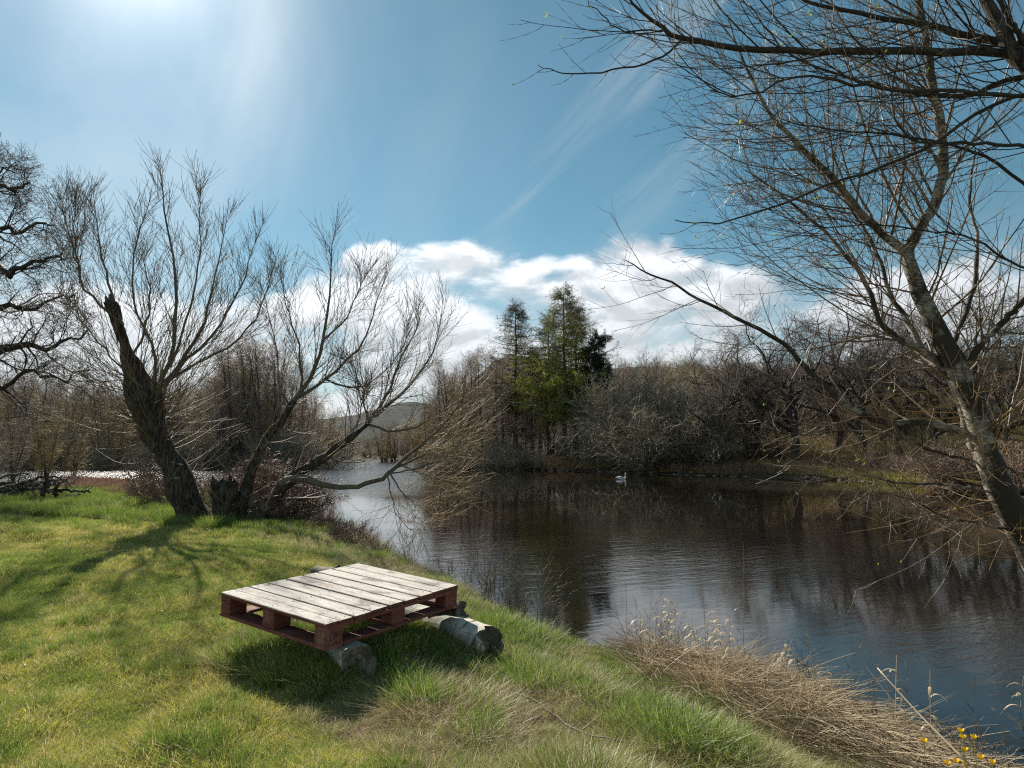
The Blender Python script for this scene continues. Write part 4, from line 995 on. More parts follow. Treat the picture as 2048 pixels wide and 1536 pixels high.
def khs(lst):
    for K in lst: K_H[id(K)] = float(np.percentile([v.co.z for nm, me in K.parts if nm != 'trunk' for v in me.vertices], 99.8 if 'larch' in K.name or 'pine' in K.name else (97.5 if 'oak' in K.name else 99.3)))
LARCH = [k_larch(41, 17.5, .15, 0, .3, .42), k_larch(42, 19, .95, -.012, .24, .50), k_larch(43, 17, .2, 0, .35, .42)]; PINE = [k_pine(44)]
for l in (BIRCH, ALDER, SHRUB, OAK, REDSH, LARCH, PINE): khs(l)

# conifers by the far shore
put(LARCH[1], 1128, 74, 574, 'tallest larch, with a green flush on its low left boughs, on the far bank')
put(LARCH[0], 1033, 80, 600, 'thin bare larch standing on the near side of the gap to the tallest larch')['label'] = 'thin bare larch beside the tallest larch, further from the pine'
put(LARCH[2], 1152, 78, 608, 'slender bare larch squeezed between the tallest larch and the dark pine')
put(PINE[0], 1188, 74, 664, 'dark green pine beside the larches on the far bank')
put(LARCH[0], 1098, 82, 628, 'bare larch half hidden behind the tallest larch')
put(PINE[0], 1212, 79, 716, 'lower dark pine just beyond the taller dark pine')
put(LARCH[2], 1062, 84, 690, 'short bare larch behind the other larches on the far bank')

# far bank right of the river bend
def row(spec, label, group):
    for i, (K, px, Y, yt, *r) in enumerate(spec): put(K, px, Y, yt, label, group, sx=r[0] if r else 1.0)
g = 'bare birches by the river bend'
row([(BIRCH[i % 4], px, Y, yt, 1.15) for i, (px, Y, yt) in enumerate([(862, 92, 742), (885, 88, 705), (905, 84, 716), (928, 80, 700), (948, 84, 706), (968, 78, 690), (990, 82, 704), (1008, 76, 722), (880, 96, 730), (940, 92, 712), (982, 90, 700)])],
    'slender bare birch on the far bank where the river bends', g)
row([(BIRCH[i % 4], px, Y, yt, .9) for i, (px, Y, yt) in enumerate([(1048, 76, 745), (1078, 80, 740), (1104, 82, 745), (1136, 84, 745), (1172, 80, 745), (1206, 80, 725), (1222, 84, 706), (1240, 82, 716), (1018, 84, 735), (1216, 76, 770)])],
    'thin bare birch crowding round the larch trunks', 'birches among the larches')
row([(SHRUB[i % 3], px, Y, yt, sx) for i, (px, Y, yt, sx) in enumerate([(1300, 66, 752, 1.25), (1265, 66, 790, 1.1), (1340, 64, 742, 1.2), (1372, 62, 770, 1.1), (1238, 68, 815, 1.1), (1318, 60, 812, 1.3), (1290, 70, 740, 1.2), (1395, 58, 790, 1.1)])],
    'dense rounded grey willow scrub on the far bank beyond the swan', 'willow scrub beyond the swan')
row([(ALDER[i % 3], px, Y, yt) for i, (px, Y, yt) in enumerate([(1310, 78, 702), (1340, 80, 700), (1368, 76, 704), (1285, 82, 712), (1395, 78, 716)])],
    'round-topped bare alder rising behind the willow scrub', 'alders behind the willow scrub')
row([(SHRUB[i % 3], px, Y, yt) for i, (px, Y, yt) in enumerate([(940, 74, 880), (975, 73, 888), (1010, 72, 880), (1045, 71, 895), (1085, 70, 902), (1205, 69, 885), (905, 78, 888), (1160, 70, 905), (868, 82, 890)])],
    'low twiggy shrub at the water line under the birches and larches', 'shrubs along the far water line')
row([(OAK[i % 4], px, Y, yt, sx) for i, (px, Y, yt, sx) in enumerate([(1460, 56, 676, .9), (1520, 58, 660, .9), (1590, 54, 605, 1), (1655, 58, 660, .85), (1730, 52, 612, .95), (1800, 50, 640, .9), (1870, 46, 620, .9), (1950, 42, 600, .9), (2040, 38, 570, .9), (1690, 64, 640, .9), (1560, 66, 650, .9), (1840, 58, 625, .9), (1425, 62, 700, .8)])],
    'crooked dark oak on the mossy far bank behind the leaning willow', 'oaks on the mossy bank')
row([(ALDER[i % 3], px, Y, yt, sx) for i, (px, Y, yt, sx) in enumerate([(1425, 56, 765, .8), (1500, 60, 745, .8), (1560, 57, 760, .7), (1680, 58, 750, .8), (1765, 54, 755, .7), (1850, 50, 745, .7), (1985, 44, 730, .7), (2080, 38, 720, .9), (1440, 70, 740, .9), (1600, 72, 735, .9)])],
    'thin many-stemmed alder among the oaks on the mossy bank', 'alders among the oaks')
row([(REDSH[i % 2], px, Y, yt, sx) for i, (px, Y, yt, sx) in enumerate([(1760, 45.5, 900, 1.2), (1830, 42.5, 905, 1.3), (1900, 38, 890, 1.3), (1960, 35, 880, 1.4), (2030, 32.5, 870, 1.4), (1700, 48.5, 915, 1.2), (1860, 41, 915, 1.2), (2090, 31, 860, 1.4)])],
    'low brown bramble bush at the foot of the far bank below the oaks', 'brambles below the oaks')
# far bank left of the bend, beyond the two willows
wp = []
for i in range(40):
    px = -60 + i * 19.0 + prng.normal() * 6; Y = 74 + 12 * prng.random()
    yt = np.interp(px, [-60, 60, 200, 330, 420, 470, 510, 560, 600, 640, 680, 720], [745, 750, 765, 760, 735, 690, 668, 690, 735, 790, 830, 872]) + prng.normal() * 12
    wp.append(((ALDER + BIRCH)[i % 7], px, Y + (px > 600) * (px - 600) * .5, yt, .95))
row([w for w in wp if w[1] < 430], 'bare dark tree in the thicket beyond the riffle and the pollard willow', 'thicket beyond the riffle')
row([w for w in wp if w[1] >= 430], 'bare dark tree on the far bank seen through the spreading willow', 'trees seen through the spreading willow')
row([(BIRCH[k], px, 73, yt, 1.2) for k, px, yt in ((2, 470, 668), (0, 500, 655), (2, 530, 662), (1, 556, 680), (3, 445, 690))], 'tall bare birch standing above the thicket behind the spreading willow', 'tall birches in the thicket')
row([(SHRUB[i % 3], 20 + i * 44 + prng.normal() * 8, 72.5 + prng.random() * 2, 868 + prng.normal() * 12, 1.1) for i in range(15)], 'dark twiggy shrub along the shore beyond the riffle', 'shrubs beyond the riffle')
# a few bushes on the near bank at the far left
for i, (px, Y, yt) in enumerate([(30, 27, 800), (95, 26, 815), (150, 30, 840), (-30, 24, 790)]):
    put(ALDER[i % 3], px, Y, yt, 'small bare sapling rising behind the pile of dead branches', 'saplings behind the dead branches', sx=.8)
# the rest of the wood, one mass behind the trees that can be told apart
def scatter(name, pts, rz, sc, ix, srcs, label=None, kind='stuff', tilt=None):
    pts = np.asarray(pts, np.float32)
    me = bpy.data.meshes.new(name); me.vertices.add(len(pts)); me.vertices.foreach_set('co', pts.ravel())
    for nm, typ, arr in (('rz', 'FLOAT', rz), ('sc', 'FLOAT', sc), ('ix', 'INT', ix)):
        a = me.attributes.new(nm, typ, 'POINT'); a.data.foreach_set('value', np.asarray(arr, np.float32 if typ == 'FLOAT' else np.int32))
    col = bpy.data.collections.new(name + '_sources'); HID.children.link(col)
    for i, (m_) in enumerate(srcs):
        so_ = bpy.data.objects.new('a%02d_%s' % (i, name), m_); col.objects.link(so_)
    o = bpy.data.objects.new(name, me); COL.objects.link(o); tag(o, label, None, None, kind)
    ng = bpy.data.node_groups.new(name, 'GeometryNodeTree')
    ng.interface.new_socket('Geometry', in_out='INPUT', socket_type='NodeSocketGeometry'); ng.interface.new_socket('Geometry', in_out='OUTPUT', socket_type='NodeSocketGeometry')
    N = ng.nodes; Lk = ng.links
    gi = N.new('NodeGroupInput'); go = N.new('NodeGroupOutput'); ip = N.new('GeometryNodeInstanceOnPoints'); ci = N.new('GeometryNodeCollectionInfo')
    ci.inputs['Collection'].default_value = col; ci.inputs['Separate Children'].default_value = True; ci.inputs['Reset Children'].default_value = True
    def att(nm, typ):
        a = N.new('GeometryNodeInputNamedAttribute'); a.data_type = typ; a.inputs['Name'].default_value = nm
        return [s for s in a.outputs if s.enabled and s.name == 'Attribute'][0]
    cx = N.new('ShaderNodeCombineXYZ'); Lk.new(att('rz', 'FLOAT'), cx.inputs[2])
    Lk.new(gi.outputs[0], ip.inputs['Points']); Lk.new(ci.outputs[0], ip.inputs['Instance']); ip.inputs['Pick Instance'].default_value = True
    Lk.new(att('ix', 'INT'), ip.inputs['Instance Index']); Lk.new(cx.outputs[0], ip.inputs['Rotation']); Lk.new(att('sc', 'FLOAT'), ip.inputs['Scale'])
    Lk.new(ip.outputs[0], go.inputs[0])
    md = o.modifiers.new('scatter', 'NODES'); md.node_group = ng
    return o
def joined(K):
    """one mesh of a kind for the distant mass"""
    Vs, Qs, n = [], [], 0; me0 = bpy.data.meshes.new('wood_tree'); mats = []; mi = []
    for nm, me in K.parts:
        nv = len(me.vertices); co = np.empty(nv * 3, np.float32); me.vertices.foreach_get('co', co)
        q = np.empty(len(me.loops), np.int32); me.loops.foreach_get('vertex_index', q)
        Vs.append(co.reshape(-1, 3)); Qs.append(q.reshape(-1, 4) + n); n += nv
        mats.append(me.materials[0]); mi.append(np.full(len(Qs[-1]), len(mats) - 1))
    me = mesh_np('wood_tree', np.concatenate(Vs), Qs)
    for m in mats: me.materials.append(m)
    me.polygons.foreach_set('material_index', np.concatenate(mi).astype(np.int32)); return me
JT = [joined(k) for k in (BIRCH[0], BIRCH[2], BIRCH[3], ALDER[0], ALDER[1], OAK[0], SHRUB[0], SHRUB[1], OLSH)]
def mass():
    r = np.random.default_rng(15); pts = []; sc = []; ix = []
    def add(px, Y, yt, k, hmax=1.4):
        x = P(px, 905, Y)[0]; g = gz(x, Y); H = [13, 12, 11.5, 8.5, 8.5, 10, 5.5, 5.5, 3.8][k]
        s_ = np.clip((hgt(px, yt, Y) - g) / H, .3, hmax); pts.append((x, Y, g - .1)); sc.append(s_); ix.append(k)
    for i in range(40):                                    # the wood closing the river bend
        add(636 + 70 * r.random(), 130 + 60 * r.random(), 845 + 45 * r.random(), int(r.integers(0, 5)))
        add(764 + 100 * r.random(), 125 + 60 * r.random(), 838 + 30 * r.random(), int(r.integers(0, 5)))
        add(640 + 210 * r.random(), 165 + 70 * r.random(), 862 + 24 * r.random(), int(r.integers(0, 5)))
        add(640 + 210 * r.random(), 160 + 40 * r.random(), 888 + 12 * r.random(), 6 + int(r.integers(0, 2)))
    for i in range(330):                                   # left wood
        px = -700 + 1400 * r.random(); Y = 84 + 60 * r.random() ** 1.3 + max(0, px - 560) * .5
        yt = np.interp(px, [-700, 60, 200, 330, 420, 480, 560, 620, 700], [740, 750, 768, 765, 750, 735, 745, 800, 880])
        add(px, Y, yt + 10 + 25 * r.random(), int(r.integers(0, 6)))
    for i in range(360):                                   # right wood
        px = 860 + 1500 * r.random(); Y = np.interp(px, [860, 1240, 1500, 2048], [100, 84, 88, 80]) + 70 * r.random() ** 1.3
        yt = np.interp(px, [860, 900, 990, 1100, 1240, 1300, 1420, 1600, 2048, 2400], [775, 730, 735, 755, 765, 735, 745, 745, 725, 700])
        add(px, Y, yt + 12 + 30 * r.random(), int(r.integers(0, 6)) if px < 1240 or r.random() < .25 else int(r.integers(3, 6)))
    for i in range(90):                                   # understorey
        px = 860 + 560 * r.random() ** .9; Y = np.interp(px, [860, 1240, 1500, 2048], [84, 74, 66, 60]) + 14 * r.random()
        add(px, Y, (850 if px < 1030 or px > 1210 else 888) + 20 * r.random(), int(r.integers(6, 8)), .9)
    for i in range(130):
        px = 1400 + 800 * r.random(); Y = np.interp(px, [1400, 2048], [62, 40]) + 14 * r.random() ** .7
        add(px, Y, 850 + 40 * r.random(), 8, .9)
    for i in range(110):
        px = -300 + 1000 * r.random(); Y = 78 + 14 * r.random() + max(0, px - 560) * .5
        add(px, Y, 862 + 20 * r.random(), int(r.integers(6, 8)), .9)
    n = len(pts); scatter('woodland', pts, r.random(n) * 6.28, sc, ix, JT, 'bare brown woodland standing behind the river trees')
    # trees covering the slope
    pts = []; sc = []; ix = []
    for i in range(2600):
        Y = 150 + 270 * r.random(); x = (-.05 + 1.0 * r.random()) * Y
        z = float(f1b(np.array([x]), np.array([Y]))[0])
        if z < 1: continue
        pts.append((x, Y, z - .3)); sc.append(.75 + .5 * r.random()); ix.append(int(r.integers(0, 5)))
    n = len(pts); scatter('hillside_woods', pts, r.random(n) * 6.28, sc, ix, JT[:5], 'bare purple-brown woods covering the hillside')
mass()

# ------------------------------------------------------------------ swan
def m_swan(t):
    n = t.noise(t.scale(obj_c(t), (4, 14, 14)), 1.0, 3)
    return princ(t, Base_Color=t.mix(n, (0.80, 0.78, 0.74), (0.88, 0.88, 0.87)), Roughness=0.7, Normal=bump(t, n, .3, .02))
M_SWAN = mat('swan_feathers', m_swan); M_BILL = mat('swan_bill', lambda t: princ(t, Base_Color=(0.7, 0.22, 0.04), Roughness=0.5))
M_BLACK = mat('swan_black', lambda t: princ(t, Base_Color=(0.02, 0.02, 0.02), Roughness=0.5))
def swan():
    q = G(1243, 958.5, WZ); k = 16
    o = empty('swan', (q[0], q[1], WZ), 'white swan gliding on the dark river with neck held upright', 'swan', rz=rad(4)); o.scale = (.66,) * 3
    # trunk, breast and neck as one continuous body; x forward
    c = [(-.66, .20, .012, .012), (-.58, .17, .05, .03), (-.45, .14, .12, .07), (-.28, .11, .18, .12), (-.08, .09, .215, .15), (.12, .08, .205, .15), (.27, .075, .16, .13), (.36, .09, .11, .10),
         (.415, .15, .068, .07), (.435, .24, .048, .05), (.43, .36, .040, .04), (.41, .48, .036, .036), (.40, .57, .035, .035), (.415, .635, .042, .042), (.455, .655, .045, .044), (.50, .645, .034, .032), (.535, .632, .018, .015)]
    C = np.array([[a, 0, b] for a, b, _, _ in c]); rw = np.array([x[2] for x in c]); rh = np.array([x[3] for x in c])
    C2 = resample(C, 50); rw = interp1(rw, 50); rh = interp1(rh, 50)
    T_ = nrm(np.gradient(C2, axis=0)); U = np.array([0, 1., 0]); a = np.arange(k) * 2 * np.pi / k
    V = np.array([C2[i] + np.cos(a)[:, None] * U * rw[i] + np.sin(a)[:, None] * nrm(np.cross(T_[i], U)) * rh[i] for i in range(50)])
    q_ = [(i * k + j, i * k + (j + 1) % k, (i + 1) * k + (j + 1) % k, (i + 1) * k + j) for i in range(49) for j in range(k)]
    mb = MB(); V = V.reshape(-1, 3); mb.add(np.vstack([V, [C2[0]], [C2[-1]]]), q_, [(len(V), (j + 1) % k, j) for j in range(k)] + [(len(V) + 1, 49 * k + j, 49 * k + (j + 1) % k) for j in range(k)])
    mb.build('body', M_SWAN, o)
    for s_ in (-1, 1):
        mb = MB(); w = resample([(.24, s_ * .15, .13), (.05, s_ * .185, .20), (-.2, s_ * .15, .225), (-.42, s_ * .08, .215), (-.6, s_ * .03, .21)], 14)
        mb.tubes(w, interp1([.03, .085, .09, .055, .012], 14), 10, True); mb.build('wing', M_SWAN, o)
    mb = MB(); mb.tubes(resample([(.52, 0, .642), (.56, 0, .628), (.60, 0, .612)], 6), interp1([.022, .017, .008], 6), 8, True); mb.build('bill', M_BILL, o)
    for s_ in (-1, 1):
        mb = MB(); mb.tubes(resample([(.49, s_ * .032, .655), (.492, s_ * .040, .655)], 3), np.array([.004, .007, .003]), 6, True); mb.build('eye', M_BLACK, o)
swan()
# ------------------------------------------------------------------ ground cover
def blades(seed, n, rad_, h, w, lean=0.5, arc=0.5, seg=3, m=None, hv=.45):
    """a clump of separate curved blades"""
    r = np.random.default_rng(seed)
    a = r.random(n) * 6.283; rr = rad_ * np.sqrt(r.random(n)); root = np.stack([rr * np.cos(a), rr * np.sin(a), -0.01 * np.ones(n)], -1)
    b = r.random(n) * 6.283; d = np.stack([np.cos(b), np.sin(b), np.zeros(n)], -1)
    H = h * (1 - hv + 2 * hv * r.random(n)); ln = lean * r.random(n); ac = arc * r.random(n)
    sd = nrm(np.cross(d, [0, 0, 1.])); V = []
    tw = r.random(n) * 3.14; side = sd * np.cos(tw)[:, None] + d * np.sin(tw)[:, None]
    for k in range(seg + 1):
        f = k / seg
        c = root + d * (H * (ln * f + ac * f * f))[:, None] + np.array([0, 0, 1.]) * (H * f * (1 - .35 * ac * f))[:, None]
        ww = (w * (1 - f) ** .6 + w * .12) / 2
        V.append(c - side * ww); V.append(c + side * ww)
    V = np.stack(V, 1).reshape(-1, 3); nv = 2 * (seg + 1)
    base = np.arange(n)[:, None] * nv
    q = np.concatenate([base + np.array([[2 * k, 2 * k + 1, 2 * k + 3, 2 * k + 2]]) for k in range(seg)])
    me = mesh_np('clump', V, [q], True); me.materials.append(m); return me
def to_px(x, y, z):
    dz = z - CAMH; d = y * CP + dz * SP; u = -y * SP + dz * CP
    return 1024 + F * x / d, 768 - F * u / d
def reed_zone(px, py, r):
    return (px > 1275) & (py < np.interp(px, [1200, 1290, 1358, 1460, 1588, 1665, 1742, 1850, 2048], [1295, 1340, 1378, 1425, 1472, 1510, 1548, 1620, 1760]) + r.normal(size=len(px)) * 14)
gr = np.random.default_rng(100)
SRC = [blades(1, 120, .09, .040, .0034, .7, .8, 3, M_LAWN, .6), blades(2, 110, .10, .033, .0032, .8, .9, 3, M_LAWN, .6), blades(3, 130, .10, .026, .0030, 1.0, .9, 2, M_LAWNY, .6), blades(4, 110, .10, .036, .003, .9, .9, 3, M_LAWNY, .6),
       blades(5, 110, .07, .12, .0036, .55, .7, 4, M_RICH), blades(6, 110, .08, .105, .0036, .6, .7, 4, M_RICH), blades(7, 130, .08, .095, .0030, .8, .9, 4, M_MIX), blades(8, 130, .09, .115, .0030, .9, 1.0, 4, M_MIX),
       blades(9, 70, .09, .10, .0026, 1.3, 1.1, 4, M_STRAW), blades(10, 60, .10, .075, .0026, 1.6, 1.1, 4, M_STRAW), blades(11, 46, .09, .035, .005, 1.4, 1, 2, M_STRAW)]
def lawn():
    n = 150000
    y = 1.2 + 24 * gr.random(n) ** 1.5; x = (gr.random(n) * 2 - 1) * (1.0 * y + .8)
    z = ground_z(x, y); s = river_sd(x, y); px, py = to_px(x, y, z)
    r = np.hypot(x, y)
    keep = (s > -.12) & (y < 24) & ((r < 9) | (gr.random(n) < np.clip(9 / r, 0, 1) ** .5)) & ~((x > 4.0) & (y > 4.0) & (s < .3))
    N1 = sn(x, y, 1.6, 21); N2 = sn(x, y, .7, 22); N3 = sn(x, y, 4.5, 23); u = gr.random(n)
    rough = px > np.interp(py, [1000, 1040, 1080, 1130, 1200, 1290, 1340, 1420, 1536], [330, 420, 560, 640, 700, 455, 520, 640, 800]) + 45 * N3 + 20 * N1
    strip = (py < np.interp(px, [0, 330, 560], [1030, 1052, 1062]) + 5 * N3) & (px < 640)
    rough |= strip
    # pale sunlit band painted into the mown lawn's blade colours, yellowish streak, mossy patches
    sun_band = np.exp(-((py - 1065) / 16.) ** 2) * (px < 330) + .8 * np.exp(-((px - np.interp(py, [1080, 1260, 1536], [300, 120, -200])) / 70.) ** 2) * (py > 1080)
    ymask = .5 + .55 * N1 + .35 * N2 + .5 * N3 + .8 * sun_band + .25 * np.clip((py - 1180) / 250, 0, 1)
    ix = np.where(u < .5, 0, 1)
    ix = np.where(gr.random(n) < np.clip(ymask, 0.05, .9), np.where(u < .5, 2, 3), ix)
    ix = np.where(gr.random(n) < .012 + .05 * np.clip(sun_band, 0, 1) + .07 * (N3 > .9), 10, ix)
    # rough grass: lush by the trees, straw towards the river and in the patch in front
    ix = np.where((gr.random(n) < .10) & (N3 > .2), 4, ix)
    dry = .24 + .25 * N1 + .9 * np.exp(-((px - 900) / 190.) ** 2 - ((py - 1450) / 75.) ** 2) + .35 * np.exp(-((px - 870) / 110.) ** 2 - ((py - 1340) / 40.) ** 2)
    dry = dry + .5 * np.clip(1 - s / .7, 0, 1) * (px > 700) + .35 * np.exp(-((px - 1250) / 300.) ** 2 - ((py - 1420) / 90.) ** 2) * .3
    lush = .35 + .45 * N2 + .35 * N3 + .9 * strip + .5 * np.exp(-((px - 1350) / 160.) ** 2 - ((py - 1450) / 80.) ** 2)
    ri = np.where(gr.random(n) < np.clip(lush, .05, .95), np.where(u < .5, 4, 5), np.where(u < .5, 6, 7))
    ri = np.where(gr.random(n) < np.clip(dry, .03, .85), np.where(u < .5, 8, 9), ri)
    ix = np.where(rough, ri, ix)
    # thin out the tall clumps, they are fewer and taller
    keep &= ~rough | (gr.random(n) < .62)
    keep &= ~reed_zone(px, py, gr) | (gr.random(n) < .16)
    near_p = np.exp(-((px - 590) / 130.) ** 2 - ((py - 1320) / 70.) ** 2) > .35 + .25 * gr.random(n)
    ix = np.where(near_p, np.where(u < .7, 4, 7), ix); rough |= near_p
    sc = (.8 + .5 * gr.random(n)) * np.clip(r / 9, 1, 1.7)
    hgt_ = np.where(rough, .8 + .35 * np.clip(N3, -1, 1.5), 1.0)
    hgt_ = np.where(rough & (px > np.interp(py, [1300, 1536], [1100, 1300])), hgt_ * .85, hgt_)
    sc = sc * hgt_
    sc = np.where(~rough & (ix == 4), sc * .5, sc)
    sc = sc * np.where(rough, 1, np.clip(1 + .35 * N3, .6, 1.5))
    # no turf grows through the deck: clumps under the pallet are short
    cx, cy = -1.06, 3.83; c_, s_ = math.cos(.593), math.sin(.593)
    lx = (x - cx) * c_ - (y - cy) * s_; ly = (x - cx) * s_ + (y - cy) * c_
    under = (lx > -1.06) & (lx < .02) & (ly > -.02) & (ly < 1.22)
    sc = np.where(under, 1.0 + .35 * gr.random(n), sc); ix = np.where(under, np.where(u < .6, 4, 7), ix); rough |= under
    front = np.exp(-((px - 735) / 42.) ** 2 - ((py - 1365) / 34.) ** 2) > .4       # trodden thinner where the log end shows
    sc = np.where(front, sc * .55, sc); lg2 = np.exp(-((px - 990) / 45.) ** 2 - ((py - 1325) / 26.) ** 2) > .4; sc = np.where(lg2, sc * .55, sc)
    pts = np.stack([x, y, z], -1)
    a = keep & ~rough; b = keep & rough
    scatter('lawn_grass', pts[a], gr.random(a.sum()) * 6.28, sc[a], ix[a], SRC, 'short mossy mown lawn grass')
    scatter('rough_grass', pts[b], gr.random(b.sum()) * 6.28, sc[b], ix[b], SRC, 'long uncut green and straw-coloured grass along the river bank')
lawn()

def litter():
    """flattened dead reeds along the lip of the bank, lower right"""
    r = np.random.default_rng(7); n = 160000
    y = 1.9 + 5.6 * r.random(n); x = 0.6 + 4.6 * r.random(n); s = river_sd(x, y); z = ground_z(x, y); px, py = to_px(x, y, z)
    k = (s > -.08) & reed_zone(px, py, r) & (x < 4.3) & (y < 7)
    x, y, s, z = x[k][:14000], y[k][:14000], s[k][:14000], z[k][:14000]; n = len(x)
    d0 = math.atan2(-0.62, 0.78)                                     # along the bank
    a = d0 + r.normal(size=n) * .5 + np.where(r.random(n) < .5, math.pi, 0)
    L = .12 + .42 * r.random(n) ** 1.4; pit = r.normal(size=n) * .16 + .05
    d = np.stack([np.cos(a) * np.cos(pit), np.sin(a) * np.cos(pit), np.sin(pit)], -1)
    h = .02 + .15 * r.random(n) * np.clip(1 - np.abs(s - .3) / .7, 0.1, 1)
    p0 = np.stack([x, y, z + h], -1); Pn = []; dd = d
    for i in range(5): Pn.append(p0); p0 = p0 + dd * (L / 4)[:, None]; dd = nrm(dd + r.normal(size=(n, 3)) * .09 + [0, 0, -.05])
    Pn = np.stack(Pn, 1); gzz = ground_z(Pn[..., 0], Pn[..., 1]) + .012; Pn[..., 2] = np.maximum(Pn[..., 2], gzz)
    mb = MB(); sel = r.random(n) < .72
    R = (.0012 + .0018 * r.random((n, 1))) * np.linspace(1, .5, 5)[None]
    mb.tubes(Pn[sel], R[sel], 3); o = mb.build('dead_reeds', M_REED); tag(o, 'flattened straw-coloured dead reeds along the lip of the bank', kind='stuff')
    mb = MB(); mb.tubes(Pn[~sel], R[~sel] * .9, 3); o = mb.build('dead_stalks', M_DRYSTEM); tag(o, 'dark broken stalks matted among the dead reeds', kind='stuff')
    # standing and arching straw
    n = 30000; y = 2.2 + 5.2 * r.random(n); x = 0.5 + 4.2 * r.random(n); s = river_sd(x, y); z = ground_z(x, y); px, py = to_px(x, y, z)
    w = np.exp(-((px - 1430) / 190.) ** 2) * 1.0 + .06
    k = (s > -.12) & (s < .75) & (px > 1265) & (r.random(n) < w * .15 * (.3 + 1.2 * (sn(x, y, 5.0, 77) > .1))) & (x < 4.2)
    pts = np.stack([x, y, z], -1)[k]; px = px[k]; m = len(pts)
    src = [blades(31, 70, .08, .24, .0032, .8, 1.3, 5, M_STRAW), blades(32, 60, .09, .19, .0032, 1.1, 1.4, 5, M_STRAW), blades(33, 60, .08, .13, .003, .8, 1, 4, M_MIX)]
    scatter('dry_grass', pts, r.random(m) * 6.28, .4 + .85 * r.random(m) ** 1.3, np.where(r.random(m) < .8, r.integers(0, 2, m), 2), src, 'arching dry straw tussocks on the bank')
litter()

